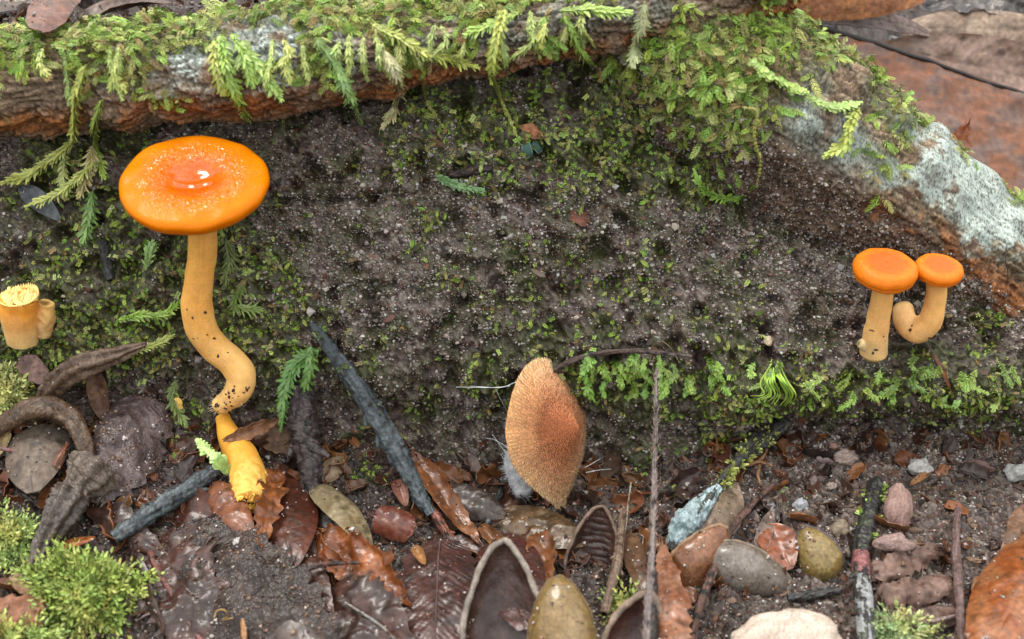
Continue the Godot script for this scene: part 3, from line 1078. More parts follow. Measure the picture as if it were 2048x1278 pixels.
func build_mushrooms() -> void:
	big_mushroom()
	twin(Vector2(1772, 532), 63.0, 115.0, [[1768, 568, 0], [1760, 620, -4], [1752, 665, -8], [1747, 705, -12]], [21, 22, 25, 27], 7.0, "small orange mushroom with a straight stem, left one of the touching pair", 3, true)
	twin(Vector2(1880, 534), 47.0, 108.0, [[1874, 552, 0], [1871, 600, 0], [1860, 642, 0], [1835, 660, -12], [1812, 644, -30], [1806, 615, -55]], [20, 20.5, 24, 27, 24, 20], 9.0, "smaller orange mushroom with a hooked stem, right one of the touching pair", 5, false)
	broken_stub()
	fallen_stem()
	brown_mushroom()

func big_mushroom() -> void:
	var z := 96.0
	var c := on_z(385, 352, z)
	var k := su(c)
	var r := 147.0 * k
	var b := frame_of(Vector3(0.03, 1, 0.25))
	var base := W(440, 800, 20)
	var t := thing("orange_mushroom", "large orange mushroom with a wet dished cap and a bent S shaped stem", "mushroom", base, "orange mushrooms")
	var red := Color(0.46, 0.074, 0.002)
	var mid := Color(0.52, 0.115, 0.002)
	var rim := Color(0.55, 0.145, 0.002)
	var look := func(a: float, f: float, q: float) -> Color:
		var p := Vector3(cos(a) * q, f * 2.0, sin(a) * q) * 10.0
		var w := q + 0.11 * nz.get_noise_3dv(p * 0.6) + 0.06 * nz.get_noise_3dv(p * 2.0)
		var col := red.lerp(mid, smoothstep(0.18, 0.56, w)).lerp(rim, smoothstep(0.5, 0.9, w))
		if f > 0.72: col = rim
		var m := 1.0 + 0.1 * nz.get_noise_3dv(p * 3.0) + 0.14 * nz.get_noise_3dv(p * 9.0) + 0.12 * nz.get_noise_3dv(p * 17.0)
		return Color(col.r * m, col.g * m * (1.0 + 0.12 * nz.get_noise_3dv(p * 5.0)), col.b)
	var dent := func(a: float, f: float, q: float) -> float:
		var p := Vector3(cos(a) * q, 0, sin(a) * q)
		var w := 2.5 * nz.get_noise_3dv(p * 2.2) * smoothstep(0.0, 0.5, q)
		if f > 0.7: return w * (1.0 - smoothstep(0.7, 0.8, f) * 0.4)
		var ring := exp(-pow((q - 0.56) / 0.17, 2.0))
		w += (3.0 * maxf(0.0, nz.get_noise_3dv(p * 18.0) - 0.05) + 0.9 * nz.get_noise_3dv(p * 40.0)) * ring
		w += 0.35 * nz.get_noise_3dv(p * 50.0) * smoothstep(0.4, 0.9, q)
		w += 1.3 * nz.get_noise_3dv(Vector3(p.x * 2.5, 1, p.z * 7.0)) * exp(-pow(q / 0.33, 2.0))
		return w
	var profile := [[0.0, -0.15], [0.13, -0.145], [0.27, -0.115], [0.41, -0.05], [0.54, -0.012], [0.7, -0.005], [0.84, -0.012], [0.94, -0.035], [0.995, -0.085], [1.0, -0.14], [0.975, -0.165], [0.975, -0.19], [0.95, -0.235], [0.88, -0.25]]
	var cg := cap_grid(c, b, r, profile, 230, 500, look, dent)
	# the way out counts as the second texture coordinate
	for j in cg.t.size():
		cg.t[j].y = clampf((cg.v[j] - c - b.y * (cg.v[j] - c).dot(b.y)).length() / r * 0.75, 0.0, 0.99) if cg.t[j].y < 0.7 else 0.9
	var cap_o := part("cap", cg, M.cap, t)
	part("dust", dusted(cg.v, cg.n, 26, 0.7), M.crumb, cap_o, "stuff")
	var under := cap_grid(c, b, r, [[0.88, -0.25], [0.75, -0.2], [0.5, -0.2], [0.3, -0.25], [0.16, -0.32]], 16, 90, func(_a: float, _f: float, _q: float) -> Color: return Color(0.8, 0.36, 0.07), func(_a: float, _f: float, _q: float) -> float: return 0.0)
	var gp := part("gills", under, M.stem, t)
	part("gill_blades", gill_blades(c, b, r, 0.2, -0.2 * r, -0.28 * r, 120, Color(0.82, 0.4, 0.1)), M.stem, gp, "stuff")
	# stem
	var pts := PackedVector3Array()
	var line := [[404, 430, 94], [405, 500, 94], [398, 560, 94], [394, 612, 96], [402, 655, 98], [428, 693, 98], [462, 722, 102], [482, 752, 112], [474, 784, 124], [438, 814, 128]]
	for q in line: pts.append(on_z(q[0], q[1], q[2] - 6.0))
	var radii: Array = []
	var rr := [28.5, 28, 28.5, 31, 31, 30, 29.5, 30, 27, 17]
	for j in rr.size(): radii.append(rr[j] * su(pts[j]))
	var g := Geo.new()
	tube(g, pts, radii, 90, 48, func(tt: float, a: float, p: Vector3) -> float: return 1.0 + 0.035 * n3(p, 0.02) + 0.012 * nz.get_noise_3dv(Vector3(a * 5.0, tt * 6.0, 3.0)) + 0.008 * n3(p, 0.15) + (0.12 * n3(p, 0.06) if tt > 0.88 else 0.0), stem_look(pts[0], pts[-1], Color(0.93, 0.46, 0.11), Color(0.93, 0.53, 0.19)))
	var s := part("stem", g, M.stem, t)
	var g2 := Geo.new()
	specks(g2, pts, radii, 9, 0.3, 0.62, 4)
	specks(g2, pts, radii, 34, 0.82, 1.0, 9)
	part("soil_specks", g2, M.crumb, s, "stuff")
	var g3 := Geo.new()
	for j in 150:
		var f := rng.randf_range(0.86, 1.0)
		var d := (Vector3(rng.randfn(), rng.randfn() * 0.7, rng.randfn()) + Vector3(-0.5, -0.3, 0)).normalized()
		hairs(g3, curve(pts, f) + d * curve1(radii, f) * 0.9, d, rng.randf_range(6, 16), 0.55, Color(0.8, 0.68, 0.5))
	part("root_threads", g3, M.hair, s, "stuff")

func twin(at: Vector2, half: float, z: float, line: Array, rr: Array, tilt: float, label: String, sd: int, speck: bool) -> void:
	var c := on_z(at.x, at.y, z)
	var r := half * su(c)
	var b := frame_of(Vector3(0.02 * sd - 0.08, 1, 0.14))
	var pts := PackedVector3Array()
	var radii: Array = []
	for j in line.size():
		var p := on_z(line[j][0], line[j][1], z + line[j][2])
		if j == 0: p.z = c.z
		pts.append(p)
		radii.append(rr[j] * su(p))
	var t := thing("orange_mushroom", label, "mushroom", pts[-1], "orange mushrooms")
	var red := Color(0.54, 0.09, 0.004)
	var rim := Color(0.6, 0.15, 0.003)
	var look := func(a: float, f: float, q: float) -> Color:
		var p := Vector3(cos(a) * q, f, sin(a) * q + sd) * 8.0
		var col := red.lerp(rim, smoothstep(0.45, 0.9, q + 0.1 * nz.get_noise_3dv(p * 0.5)))
		var m := 1.0 + 0.1 * nz.get_noise_3dv(p) + 0.08 * nz.get_noise_3dv(p * 4.0)
		return Color(col.r * m, col.g * m, col.b)
	var dent := func(a: float, f: float, q: float) -> float:
		var p := Vector3(cos(a) * q, f * 0.5, sin(a) * q + sd)
		return r * (0.03 * nz.get_noise_3dv(p * 2.0) * q + 0.006 * nz.get_noise_3dv(p * 20.0))
	var profile := [[0.0, 0.02], [0.25, 0.03], [0.5, 0.035], [0.7, 0.025], [0.86, -0.03], [0.96, -0.14], [1.0, -0.26], [0.985, -0.35], [0.955, -0.37], [0.97, -0.42], [0.94, -0.5], [0.82, -0.54]]
	var g := cap_grid(c + b.y * r * 0.12, b, r, profile, 70, 110, look, dent)
	var cap_o := part("cap", g, M.cap_dry, t)
	part("dust", dusted(g.v, g.n, 10, 0.6), M.crumb, cap_o, "stuff")
	part("gills", cap_grid(c + b.y * r * 0.12, b, r, [[0.82, -0.54], [0.6, -0.45], [0.3, -0.45]], 10, 60, func(_a: float, _f: float, _q: float) -> Color: return Color(0.8, 0.36, 0.08), func(a: float, _f: float, _q: float) -> float: return r * 0.02 * sin(a * 30.0)), M.stem, t)
	var sg2 := Geo.new()
	tube(sg2, pts, radii, 60, 36, func(tt: float, a: float, p: Vector3) -> float: return 1.0 + 0.05 * n3(p, 0.03) + 0.012 * nz.get_noise_3dv(Vector3(a * 5.0, tt * 5.0, sd)), stem_look(pts[0], pts[-1], Color(0.93, 0.5, 0.17), Color(0.92, 0.54, 0.24)))
	if speck:
		var knob := PackedVector3Array([on_z(1748, 694, z - 10), on_z(1732, 690, z - 6), on_z(1722, 687, z - 4)])
		tube(sg2, knob, [16, 13, 10], 12, 24, rough_bump(0.06, 0.08), stem_look(knob[0], knob[-1], Color(0.8, 0.5, 0.25), Color(0.78, 0.52, 0.28)))
	var st := part("stem", sg2, M.stem, t)
	if speck:
		var mark := Geo.new()
		var a0: Vector3 = pts[2] + (cam_p - pts[2]).normalized() * (radii[2] - 0.5)
		tube(mark, PackedVector3Array([a0 + Vector3(-14, 6, 0), a0 + Vector3(-3, 4, 1.4), a0 + Vector3(8, 2, 0.3)]), [0.9, 1.8, 1.4], 8, 6, rough_bump(0.3, 0.2), flat_look(Color(0.07, 0.03, 0.02)))
		part("bark_sliver", mark, M.crumb, st)
	var g2 := Geo.new()
	specks(g2, pts, radii, 4, 0.1, 0.9, sd * 7)
	part("soil_specks", g2, M.crumb, st, "stuff")

# the crumbly face of a break
func crumb_top(g: Geo, c: Vector3, axis: Vector3, r: float, rough: float, col: Color) -> void:
	var b := frame_of(axis)
	var P := PackedVector3Array()
	var C := PackedColorArray()
	for y in 22:
		var q := y / 21.0
		for x in 49:
			var a := TAU * (x % 48) / 48.0
			var d := b.x * cos(a) + b.z * sin(a)
			var p := c + d * (r * q * (1.0 + 0.06 * sin(a * 7.0) * q))
			var h := rough * (0.5 + n3(p, 0.05) + 0.8 * n3(p, 0.14) + 0.5 * n3(p, 0.3)) * (1.0 if q < 0.97 else -0.4)
			P.append(p + b.y * h)
			var m := 1.0 + 0.25 * n3(p, 0.2)
			C.append(Color(col.r * m, col.g * m, col.b * m))
	g.grid(P, 49, 22, C, true, false)

func torn_crown(g: Geo, c: Vector3, axis: Vector3, r: float, n: int, l: float, col: Color) -> void:
	var b := frame_of(axis)
	for j in n:
		var a := TAU * j / n + rng.randf_range(-0.1, 0.1)
		var rad := r * sqrt(rng.randf_range(0.05, 1.0))
		var p := c + (b.x * cos(a) + b.z * sin(a)) * rad - b.y * 2.0
		hairs(g, p, (b.y + (b.x * cos(a) + b.z * sin(a)) * rng.randf_range(-0.1, 0.5)).normalized(), l * rng.randf_range(0.3, 1.1), rng.randf_range(2.0, 5.5), vary(col, 0.15))

func broken_stub() -> void:
	var z := 98.0
	var pts := PackedVector3Array([on_z(38, 594, z), on_z(39, 630, z), on_z(46, 682, z)])
	var k := su(pts[0])
	var t := thing("mushroom_stub", "snapped off orange stem with a ragged pale yellow top at the left edge", "mushroom", pts[2], "broken mushroom pieces")
	var g := Geo.new()
	tube(g, pts, [36 * k, 37 * k, 31 * k], 40, 40, func(tt: float, a: float, p: Vector3) -> float: return 1.0 + 0.03 * n3(p, 0.03) + 0.02 * sin(a * 9.0), stem_look(pts[0], pts[2], Color(0.9, 0.36, 0.05), Color(0.84, 0.52, 0.22)), true)
	var s := part("stem", g, M.stem, t)
	var cr := Geo.new()
	crumb_top(cr, pts[0] + Vector3(1, -1, -2), Vector3(0.1, 1, -0.1), 36.0 * k, 9.0, Color(0.93, 0.66, 0.25))
	torn_crown(cr, pts[0] + Vector3(2, 4, -4), Vector3(0.12, 1, -0.15), 32 * k, 26, 7.0, Color(0.92, 0.66, 0.24))
	for j in 46:
		var a := TAU * j / 46
		hairs(cr, pts[0] + Vector3(cos(a) * 34, 0.5, sin(a) * 34), (Vector3.UP + Vector3(cos(a) * 0.15, 0, sin(a) * 0.3)).normalized(), 3.0 + 11.0 * maxf(0.0, -sin(a) * 0.7 + cos(a) * 0.5) * rng.randf_range(0.7, 1.1), 4.0, vary(Color(0.92, 0.64, 0.22), 0.1))
	part("torn_fibres", cr, M.hair, s, "stuff")
	var p2 := PackedVector3Array([on_z(92, 606, z - 18), on_z(89, 635, z - 16), on_z(84, 668, z - 14)])
	var t2 := thing("mushroom_piece", "small flat orange scrap of stem leaning behind the snapped stub", "mushroom", p2[2], "broken mushroom pieces")
	var g2 := Geo.new()
	tube(g2, p2, [15, 20, 16], 24, 24, rough_bump(0.06, 0.12), stem_look(p2[0], p2[2], Color(0.82, 0.46, 0.16), Color(0.8, 0.46, 0.2)), true)
	part("flesh", g2, M.stem, t2)
	var p3 := PackedVector3Array([on_z(354, 797, 124), on_z(358, 806, 124), on_z(361, 816, 124)])
	var g3 := Geo.new()
	tube(g3, p3, [5, 6, 4], 10, 12, rough_bump(0.12, 0.3), flat_look(Color(0.85, 0.5, 0.14)))
	single("mushroom_crumb", g3, M.stem, "tiny yellow mushroom crumb on dark moss left of the bent stem's foot", "mushroom", p3[1], "broken mushroom pieces")

func fallen_stem() -> void:
	var line := [[445, 834, 24], [457, 868, 36], [477, 905, 48], [495, 950, 60], [499, 1004, 70]]
	var pts := PackedVector3Array()
	for q in line: pts.append(W(q[0], q[1], q[2]))
	var t := thing("broken_mushroom", "fallen yellow stem piece with a torn lower end lying on rusty leaves", "mushroom", pts[3], "broken mushroom pieces")
	var g := Geo.new()
	var rr := [14.0, 22.0, 31.0, 34.0, 27.0]
	tube(g, pts, rr, 60, 44, func(tt: float, a: float, p: Vector3) -> float: return 1.0 + 0.05 * n3(p, 0.025) + smoothstep(0.7, 0.9, tt) * (0.1 * n3(p, 0.07) + 0.08 * n3(p, 0.18)), func(tt: float, _a: float, p: Vector3) -> Color:
		var c := Color(0.82, 0.38, 0.05).lerp(Color(0.88, 0.5, 0.12), smoothstep(0.6, 0.95, tt + 0.15 * n3(p, 0.05)))
		var m := 1.0 + 0.08 * n3(p, 0.05)
		return Color(c.r * m, c.g * m, c.b * m), true)
	var s := part("flesh", g, M.stem, t)
	var cr := Geo.new()
	var axis := (pts[4] - pts[3]).normalized()
	crumb_top(cr, pts[4] - axis * 3.0, axis, 26.0, 9.0, Color(0.9, 0.5, 0.09))
	torn_crown(cr, pts[4] - axis * 4.0, axis, 23.0, 70, 14.0, Color(0.9, 0.5, 0.09))
	for j in 40:
		var a := rng.randf() * TAU
		var f := rng.randf_range(0.72, 1.0)
		var b := frame_of(axis)
		var d := b.x * cos(a) + b.z * sin(a)
		hairs(cr, curve(pts, f) + d * curve1(rr, f) * 0.93, (d * 0.7 + axis).normalized(), rng.randf_range(6, 16), rng.randf_range(1.5, 3.5), vary(Color(0.9, 0.5, 0.1), 0.15))
	part("torn_fibres", cr, M.hair, s, "stuff")

func brown_mushroom() -> void:
	# the cap leans so far over that its top faces right and a little forward
	var c := W(1098, 865, 106)
	var k := su(c)
	var nrm := (cam_r * 0.83 - cam_f * 0.555 + cam_u * 0.02).normalized()
	var up := (cam_u * 0.985 - cam_r * 0.17 - cam_f * 0.06).normalized()
	nrm = (nrm - up * nrm.dot(up)).normalized()
	var b := Basis(up, nrm, up.cross(nrm))
	var r := 153.0 * k
	var t := thing("brown_mushroom", "brown velvety mushroom cap tipped on its side in the middle foreground", "mushroom", c - nrm * 60.0 - Vector3(0, 60, 0))
	var shape := func(a: float, q: float) -> float:
		return 1.0 + 0.2 * maxf(0.0, -cos(a)) * pow(absf(cos(a)), 9.0) - 0.05 * absf(sin(a)) - 0.06 * maxf(0.0, sin(a + 2.6)) + 0.05 * sin(a * 2.0 + 1.0)
	var P := PackedVector3Array()
	var C := PackedColorArray()
	var nu := 120
	var nv := 60
	for y in nv:
		var q := float(y) / (nv - 1)
		for x in nu + 1:
			var a := TAU * (x % nu) / nu
			var d := b.x * cos(a) + b.z * sin(a)
			var hgt := 0.5 * (1.0 - pow(q, 1.7)) + 0.22 * exp(-pow(q / 0.2, 2.0)) - 0.05 * exp(-pow((q - 0.42) / 0.16, 2.0))
			var ln := cos(a) * q
			var taper := 1.0 - 0.6 * pow(-ln, 1.8) if ln < 0.0 else 1.0 - 0.12 * ln * ln
			d = b.x * cos(a) + b.z * (sin(a) * taper)
			var p: Vector3 = c + d * (q * r * 0.98 * (1.0 + 0.06 * maxf(0.0, -cos(a)) * pow(absf(cos(a)), 9.0))) + b.y * (hgt * r * 0.6 * (1.0 - 0.7 * pow(maxf(0.0, -ln), 1.6)))
			p += b.y * (3.0 * n3(p, 0.02) + 1.2 * nz.get_noise_3dv(Vector3(cos(a) * 9.0, sin(a) * 9.0, q * 2.0)) * q)
			P.append(p)
			var m := 1.0 + 0.14 * n3(p, 0.08) + 0.42 * nz.get_noise_3dv(Vector3(cos(a) * 19.0, sin(a) * 19.0, q * 1.5)) * q
			var col := Color(0.36, 0.11, 0.04).lerp(Color(0.74, 0.37, 0.15), smoothstep(0.35, 0.98, q + 0.12 * n3(p, 0.02)))
			C.append(Color(col.r * m, col.g * m, col.b * m))
	var g := Geo.new()
	g.grid(P, nu + 1, nv, C, true, false)
	# under the rim the cap turns in
	var U := PackedVector3Array()
	var UC := PackedColorArray()
	for y in 8:
		var f := float(y) / 7
		for x in nu + 1:
			var e := P[(nv - 1) * (nu + 1) + x]
			U.append(e.lerp(c + b.y * r * 0.1, f * 0.93) - b.y * (9.0 * sin(f * PI)))
			UC.append(Color(0.45, 0.28, 0.16))
	g.grid(U, nu + 1, 8, UC, true, false)
	var cap := part("cap", g, M.fuzz, t)
	var f := Geo.new()
	for j in 15000:
		var q := sqrt(rng.randf())
		var x := rng.randi() % nu
		var y := clampi(int(q * (nv - 1)), 0, nv - 1)
		var at := y * (nu + 1) + x
		var p := P[at].lerp(P[at + 1], rng.randf())
		if y > 0: p = p.lerp(P[at - nu - 1], rng.randf())
		var n := g.n[at]
		if n.dot(cam_p - p) < -0.25: continue
		var a := TAU * x / nu
		var outw := b.x * cos(a) + b.z * sin(a)
		var dir := (n * 0.5 + outw * (0.5 + 1.3 * q) + Vector3(rng.randfn(), rng.randfn(), rng.randfn()) * 0.22).normalized()
		var col := Color(0.55, 0.2, 0.08).lerp(Color(0.95, 0.62, 0.36), q * q)
		hairs(f, p - n * 0.4, dir, rng.randf_range(3.0, 6.0) * (0.7 + 0.7 * q), 0.7, vary(col, 0.5))
	part("fuzz", f, M.hair, cap, "stuff")
	var st := PackedVector3Array([c + b.y * 8.0, c - b.y * 60.0 - cam_u * 20.0, c - b.y * 84.0 - cam_u * 60.0, W(1048, 985, 8)])
	var g2 := Geo.new()
	tube(g2, st, [17, 18, 20, 22], 40, 28, rough_bump(0.04, 0.12), flat_look(Color(0.5, 0.51, 0.53), 0.06, 0.3))
	var stem := part("stem", g2, M.fuzz, t)
	var g3 := Geo.new()
	for j in 1500:
		var q := rng.randf_range(0.1, 1.0)
		var d := Vector3(rng.randfn(), rng.randfn(), rng.randfn()).normalized()
		hairs(g3, curve(st, q) + d * 19.0, (d + Vector3(rng.randfn(), rng.randfn(), rng.randfn()) * 0.5).normalized(), rng.randf_range(5, 20), 0.4, vary(Color(0.66, 0.68, 0.72), 0.2))
	part("mould_threads", g3, M.hair, stem, "stuff")

# ---------------------------------------------------------------- twigs
func path(line: Array) -> PackedVector3Array:
	var pts := PackedVector3Array()
	for q in line: pts.append(W(q[0], q[1], q[2]))
	return pts

# deepest depth along a line evened out, so that a stick lies straight over hollows
func straight(line: Array) -> PackedVector3Array:
	var pts := path(line)
	var a := (pts[0] - cam_p).dot(cam_f)
	var b := (pts[-1] - cam_p).dot(cam_f)
	for j in pts.size():
		var f := float(j) / (pts.size() - 1)
		var want := lerpf(a, b, f)
		var d := ray(line[j][0], line[j][1])
		var own := (pts[j] - cam_p).dot(cam_f)
		pts[j] = cam_p + d * lerpf(own, want, 0.75)
	return pts

func bark_bump(seed_at: float, amount: float) -> Callable:
	return func(t: float, a: float, p: Vector3) -> float:
		return 1.0 + amount * (nz.get_noise_3dv(Vector3(cos(a) * 1.2, sin(a) * 1.2, t * 5.0 + seed_at)) + 0.8 * nz.get_noise_3dv(Vector3(cos(a) * 3.4, sin(a) * 3.4, t * 9.0 + seed_at)) + 0.7 * n3(p, 0.09) + 0.6 * n3(p, 0.2)) + amount * 2.0 * maxf(0.0, n3(p, 0.028) - 0.3)

func bark_look(c0: Color, c1: Color, c2: Color, seed_at: float) -> Callable:
	return func(t: float, a: float, p: Vector3) -> Color:
		var s := nz.get_noise_3dv(Vector3(cos(a) * 3.0, sin(a) * 3.0, t * 4.0 + seed_at))
		var c := c0.lerp(c1, clampf(s * 1.2 + 0.4, 0, 1)).lerp(c2, clampf(n3(p, 0.05) * 1.8 - 0.2, 0, 1))
		var k := 1.0 + 0.35 * n3(p, 0.15)
		return Color(c.r * k, c.g * k, c.b * k)

func twig(called: String, label: String, line: Array, radii: Array, c0: Color, c1: Color, c2: Color, m: Material, amount := 0.16, flat := true, group := "") -> Node3D:
	var pts := straight(line)
	var t := thing(called, label, "twig", pts[0], group)
	var g := Geo.new()
	var long := 0.0
	for j in pts.size() - 1: long += pts[j].distance_to(pts[j + 1])
	tube(g, pts, radii, clampi(int(long / 3.0), 16, 170), 28, bark_bump(line[0][0], amount), bark_look(c0, c1, c2, line[0][1]), flat)
	part("bark", g, m, t)
	# a broken side stub or two
	for j in 1 + int(long / 260.0):
		var g2 := Geo.new()
		var f := rng.randf_range(0.15, 0.85)
		var c := curve(pts, f)
		var tan := (curve(pts, f + 0.03) - curve(pts, f - 0.03)).normalized()
		var side := tan.cross(cam_f).normalized() * (1.0 if rng.randf() < 0.5 else -1.0)
		var r := curve1(radii, f)
		var sp2 := PackedVector3Array([c + side * r * 0.6, c + side * r * 1.15 + tan * r * 0.3, c + side * r * 1.5 + tan * r * 0.8])
		tube(g2, sp2, [r * 0.5, r * 0.36, r * 0.22], 8, 8, rough_bump(0.1, 0.15), flat_look(c1))
		part("side_stub", g2, m, t)
	return t

func tufts_on(t: Node3D, line: Array, n: int, from: float, to: float, off: float, tint: Color) -> void:
	var pts := straight(line)
	var g := Geo.new()
	for j in n:
		var f := rng.randf_range(from, to)
		var c := curve(pts, f)
		var o := (cam_r * rng.randfn() + cam_u * rng.randfn() * 0.6 - cam_f * absf(rng.randfn())).normalized()
		var pos := c + o * off
		for e in 7:
			var d := (o * 0.7 + Vector3(rng.randfn(), rng.randfn(), rng.randfn()) * 0.75).normalized()
			var s := d.cross(o + Vector3(0.1, 0.2, 0.05)).normalized()
			g.leaf(pos, d, s, d.cross(s), rng.randf_range(8, 15), 5.5, vary(tint, 0.3), 0.3, 0.2)
	part("moss_tufts", g, M.moss, t, "stuff")

func fibres(t: Node3D, line: Array, radii: Array, n: int) -> void:
	var pts := straight(line)
	var g := Geo.new()
	for k in n:
		var f := rng.randf()
		var c := curve(pts, f)
		var tan := (curve(pts, f + 0.02) - curve(pts, f - 0.02)).normalized()
		var d := Vector3(rng.randfn(), rng.randfn(), rng.randfn())
		d = (d - tan * d.dot(tan)).normalized()
		hairs(g, c + d * curve1(radii, f) * 0.8, (d * 0.5 - tan * rng.randf_range(0.3, 1.4)).normalized(), rng.randf_range(6, 20), 0.7, vary(Color(0.27, 0.21, 0.18), 0.4))
	part("fibres", g, M.hair, t, "stuff")

func build_twigs() -> void:
	var blue := Color(0.07, 0.085, 0.095)
	var slate := Color(0.14, 0.17, 0.18)
	var black := Color(0.025, 0.022, 0.022)
	var brown := Color(0.09, 0.05, 0.035)
	var ruddy := Color(0.2, 0.075, 0.055)
	var pale := Color(0.32, 0.31, 0.29)
	var l1 := [[622, 648, 6], [665, 705, 14], [715, 775, 18], [765, 850, 20], [800, 915, 22], [838, 990, 24], [862, 1030, 22]]
	var t := twig("twig", "slate blue twig leaning down the bank right of the split dark stick", l1, [9, 13, 17, 19, 20, 15, 11], blue, slate, black, M.twig)
	tufts_on(t, l1, 14, 0.05, 0.6, 13, Color(0.12, 0.15, 0.05))
	twig("twig", "thin reddish twig continuing below the slate blue twig's lower end", [[855, 1005, 26], [880, 1045, 26], [905, 1080, 26], [945, 1108, 22]], [8, 9, 8, 6], ruddy, Color(0.33, 0.13, 0.08), brown, M.twig_wet)
	twig("twig", "dark blue grey stick with a mossy tip pointing at the yellow stem piece", [[228, 1076, 34], [290, 1034, 36], [350, 994, 38], [405, 958, 40], [446, 928, 42]], [13, 17, 16, 15, 10], blue, slate, black, M.twig_wet, 0.2)
	twig("twig", "split dark stick standing upright between the bent mushroom stem and slate twig", [[603, 775, 22], [604, 830, 24], [612, 880, 26], [622, 930, 26], [618, 985, 24], [610, 1030, 14]], [22, 27, 26, 22, 19, 16], Color(0.06, 0.045, 0.045), Color(0.11, 0.085, 0.08), black, M.twig_wet, 0.22)
	twig("twig", "splintered brown strip on the left side of the split dark stick", [[592, 770, 34], [590, 830, 40], [598, 890, 40], [610, 940, 34]], [7, 9, 9, 6], Color(0.06, 0.04, 0.045), Color(0.12, 0.09, 0.09), black, M.twig, 0.25)
	var l2 := [[1313, 736, 70], [1312, 800, 90], [1311, 880, 105], [1309, 960, 115], [1306, 1050, 125], [1300, 1160, 130], [1292, 1290, 120]]
	var t2 := twig("twig", "tall thin fibrous twig standing upright right of the brown velvet mushroom", l2, [2.2, 3.2, 4, 4.5, 5, 5.5, 6], Color(0.16, 0.12, 0.11), Color(0.3, 0.25, 0.23), black, M.twig, 0.34)
	fibres(t2, l2, [2.2, 3.2, 4, 4.5, 5, 5.5, 6], 320)
	twig("twig", "thin bowed dark twig running along the mossy bank above the tall twig", [[1098, 748, 14], [1140, 722, 28], [1200, 706, 34], [1270, 702, 36], [1330, 706, 34], [1384, 713, 28]], [5, 5.5, 5, 4.5, 4, 3], brown, Color(0.2, 0.16, 0.14), black, M.twig, 0.2)
	var l3 := [[1570, 845, 10], [1520, 880, 16], [1478, 922, 22], [1440, 972, 26], [1400, 1015, 26], [1362, 1060, 22], [1338, 1105, 16]]
	var t3 := twig("twig", "dark root end with blue grey lichen crust slanting to the orange pod", l3, [16, 17, 12, 11, 17, 15, 9], black, Color(0.07, 0.075, 0.075), Color(0.1, 0.1, 0.06), M.twig, 0.26)
	tufts_on(t3, l3, 60, 0.05, 0.5, 14, Color(0.33, 0.36, 0.1))
	var cr := Geo.new()
	var p3 := straight(l3)
	tube(cr, PackedVector3Array([curve(p3, 0.52), curve(p3, 0.66), curve(p3, 0.8), curve(p3, 0.93)]), [12.5, 19, 25, 15], 60, 40, bark_bump(3.0, 0.14), bark_look(Color(0.4, 0.52, 0.56), Color(0.55, 0.68, 0.7), Color(0.16, 0.24, 0.24), 4.0))
	part("lichen_crust", cr, M.twig, t3)
	twig("twig", "thin red brown twig crossing the orange pod and the grey seed husk", [[1548, 968, 24], [1500, 1015, 40], [1462, 1060, 52], [1440, 1110, 62], [1415, 1170, 62], [1392, 1240, 46], [1385, 1290, 40]], [4, 5.5, 6, 6.5, 7, 7, 6], brown, Color(0.26, 0.14, 0.11), black, M.twig, 0.18)
	var l4 := [[1752, 965, 10], [1742, 1010, 24], [1730, 1060, 30], [1722, 1110, 34], [1724, 1160, 34], [1730, 1220, 32], [1732, 1300, 30]]
	var t4 := twig("twig", "upright stick with a black mossy top, pink middle and pale grey foot", l4, [14, 16, 16, 15, 15, 15, 15], black, Color(0.05, 0.05, 0.05), Color(0.09, 0.1, 0.06), M.twig_wet, 0.16)
	tufts_on(t4, l4, 22, 0.0, 0.36, 15, Color(0.24, 0.33, 0.07))
	var pk := Geo.new()
	var pts := straight(l4)
	tube(pk, PackedVector3Array([curve(pts, 0.5), curve(pts, 0.57), curve(pts, 0.65)]), [15.8, 16.4, 15.9], 16, 22, rough_bump(0.09, 0.09), flat_look(Color(0.3, 0.12, 0.12), 0.08, 0.5), true)
	part("pink_bark", pk, M.twig_wet, t4)
	var pl := Geo.new()
	tube(pl, PackedVector3Array([curve(pts, 0.66), curve(pts, 0.8), curve(pts, 0.99)]), [15.5, 15.8, 15.7], 30, 22, rough_bump(0.06, 0.05), flat_look(Color(0.33, 0.34, 0.34), 0.06, 0.6), true)
	part("pale_bark", pl, M.twig_wet, t4)
	twig("twig", "slender plain brown stem upright near the right edge beside rotten wood", [[1916, 1018, 14], [1912, 1060, 24], [1912, 1110, 30], [1918, 1180, 32], [1926, 1290, 30]], [6, 7, 8, 8, 8], Color(0.15, 0.09, 0.08), Color(0.24, 0.16, 0.15), brown, M.twig, 0.14)
	twig("twig", "dark red thin twig running down left of the large peeling leaf", [[296, 1098, 14], [315, 1140, 22], [345, 1190, 24], [378, 1240, 24], [408, 1290, 20]], [5, 6, 6.5, 6.5, 6], ruddy, Color(0.28, 0.1, 0.09), brown, M.twig_wet, 0.2)
	twig("twig", "short orange brown twig lying on the large dark peeling leaf", [[474, 1148, 40], [478, 1180, 42], [485, 1220, 42], [489, 1285, 38]], [3.5, 5, 5.5, 5], Color(0.38, 0.17, 0.07), Color(0.5, 0.28, 0.13), ruddy, M.twig_wet, 0.2)
	twig("twig", "curving thin black twig under the lower tip of the brown velvet mushroom", [[1020, 935, 12], [1000, 985, 30], [985, 1020, 34], [972, 1060, 30], [966, 1105, 20]], [5, 6, 6, 5.5, 5], black, Color(0.09, 0.1, 0.1), slate, M.twig_wet, 0.22)
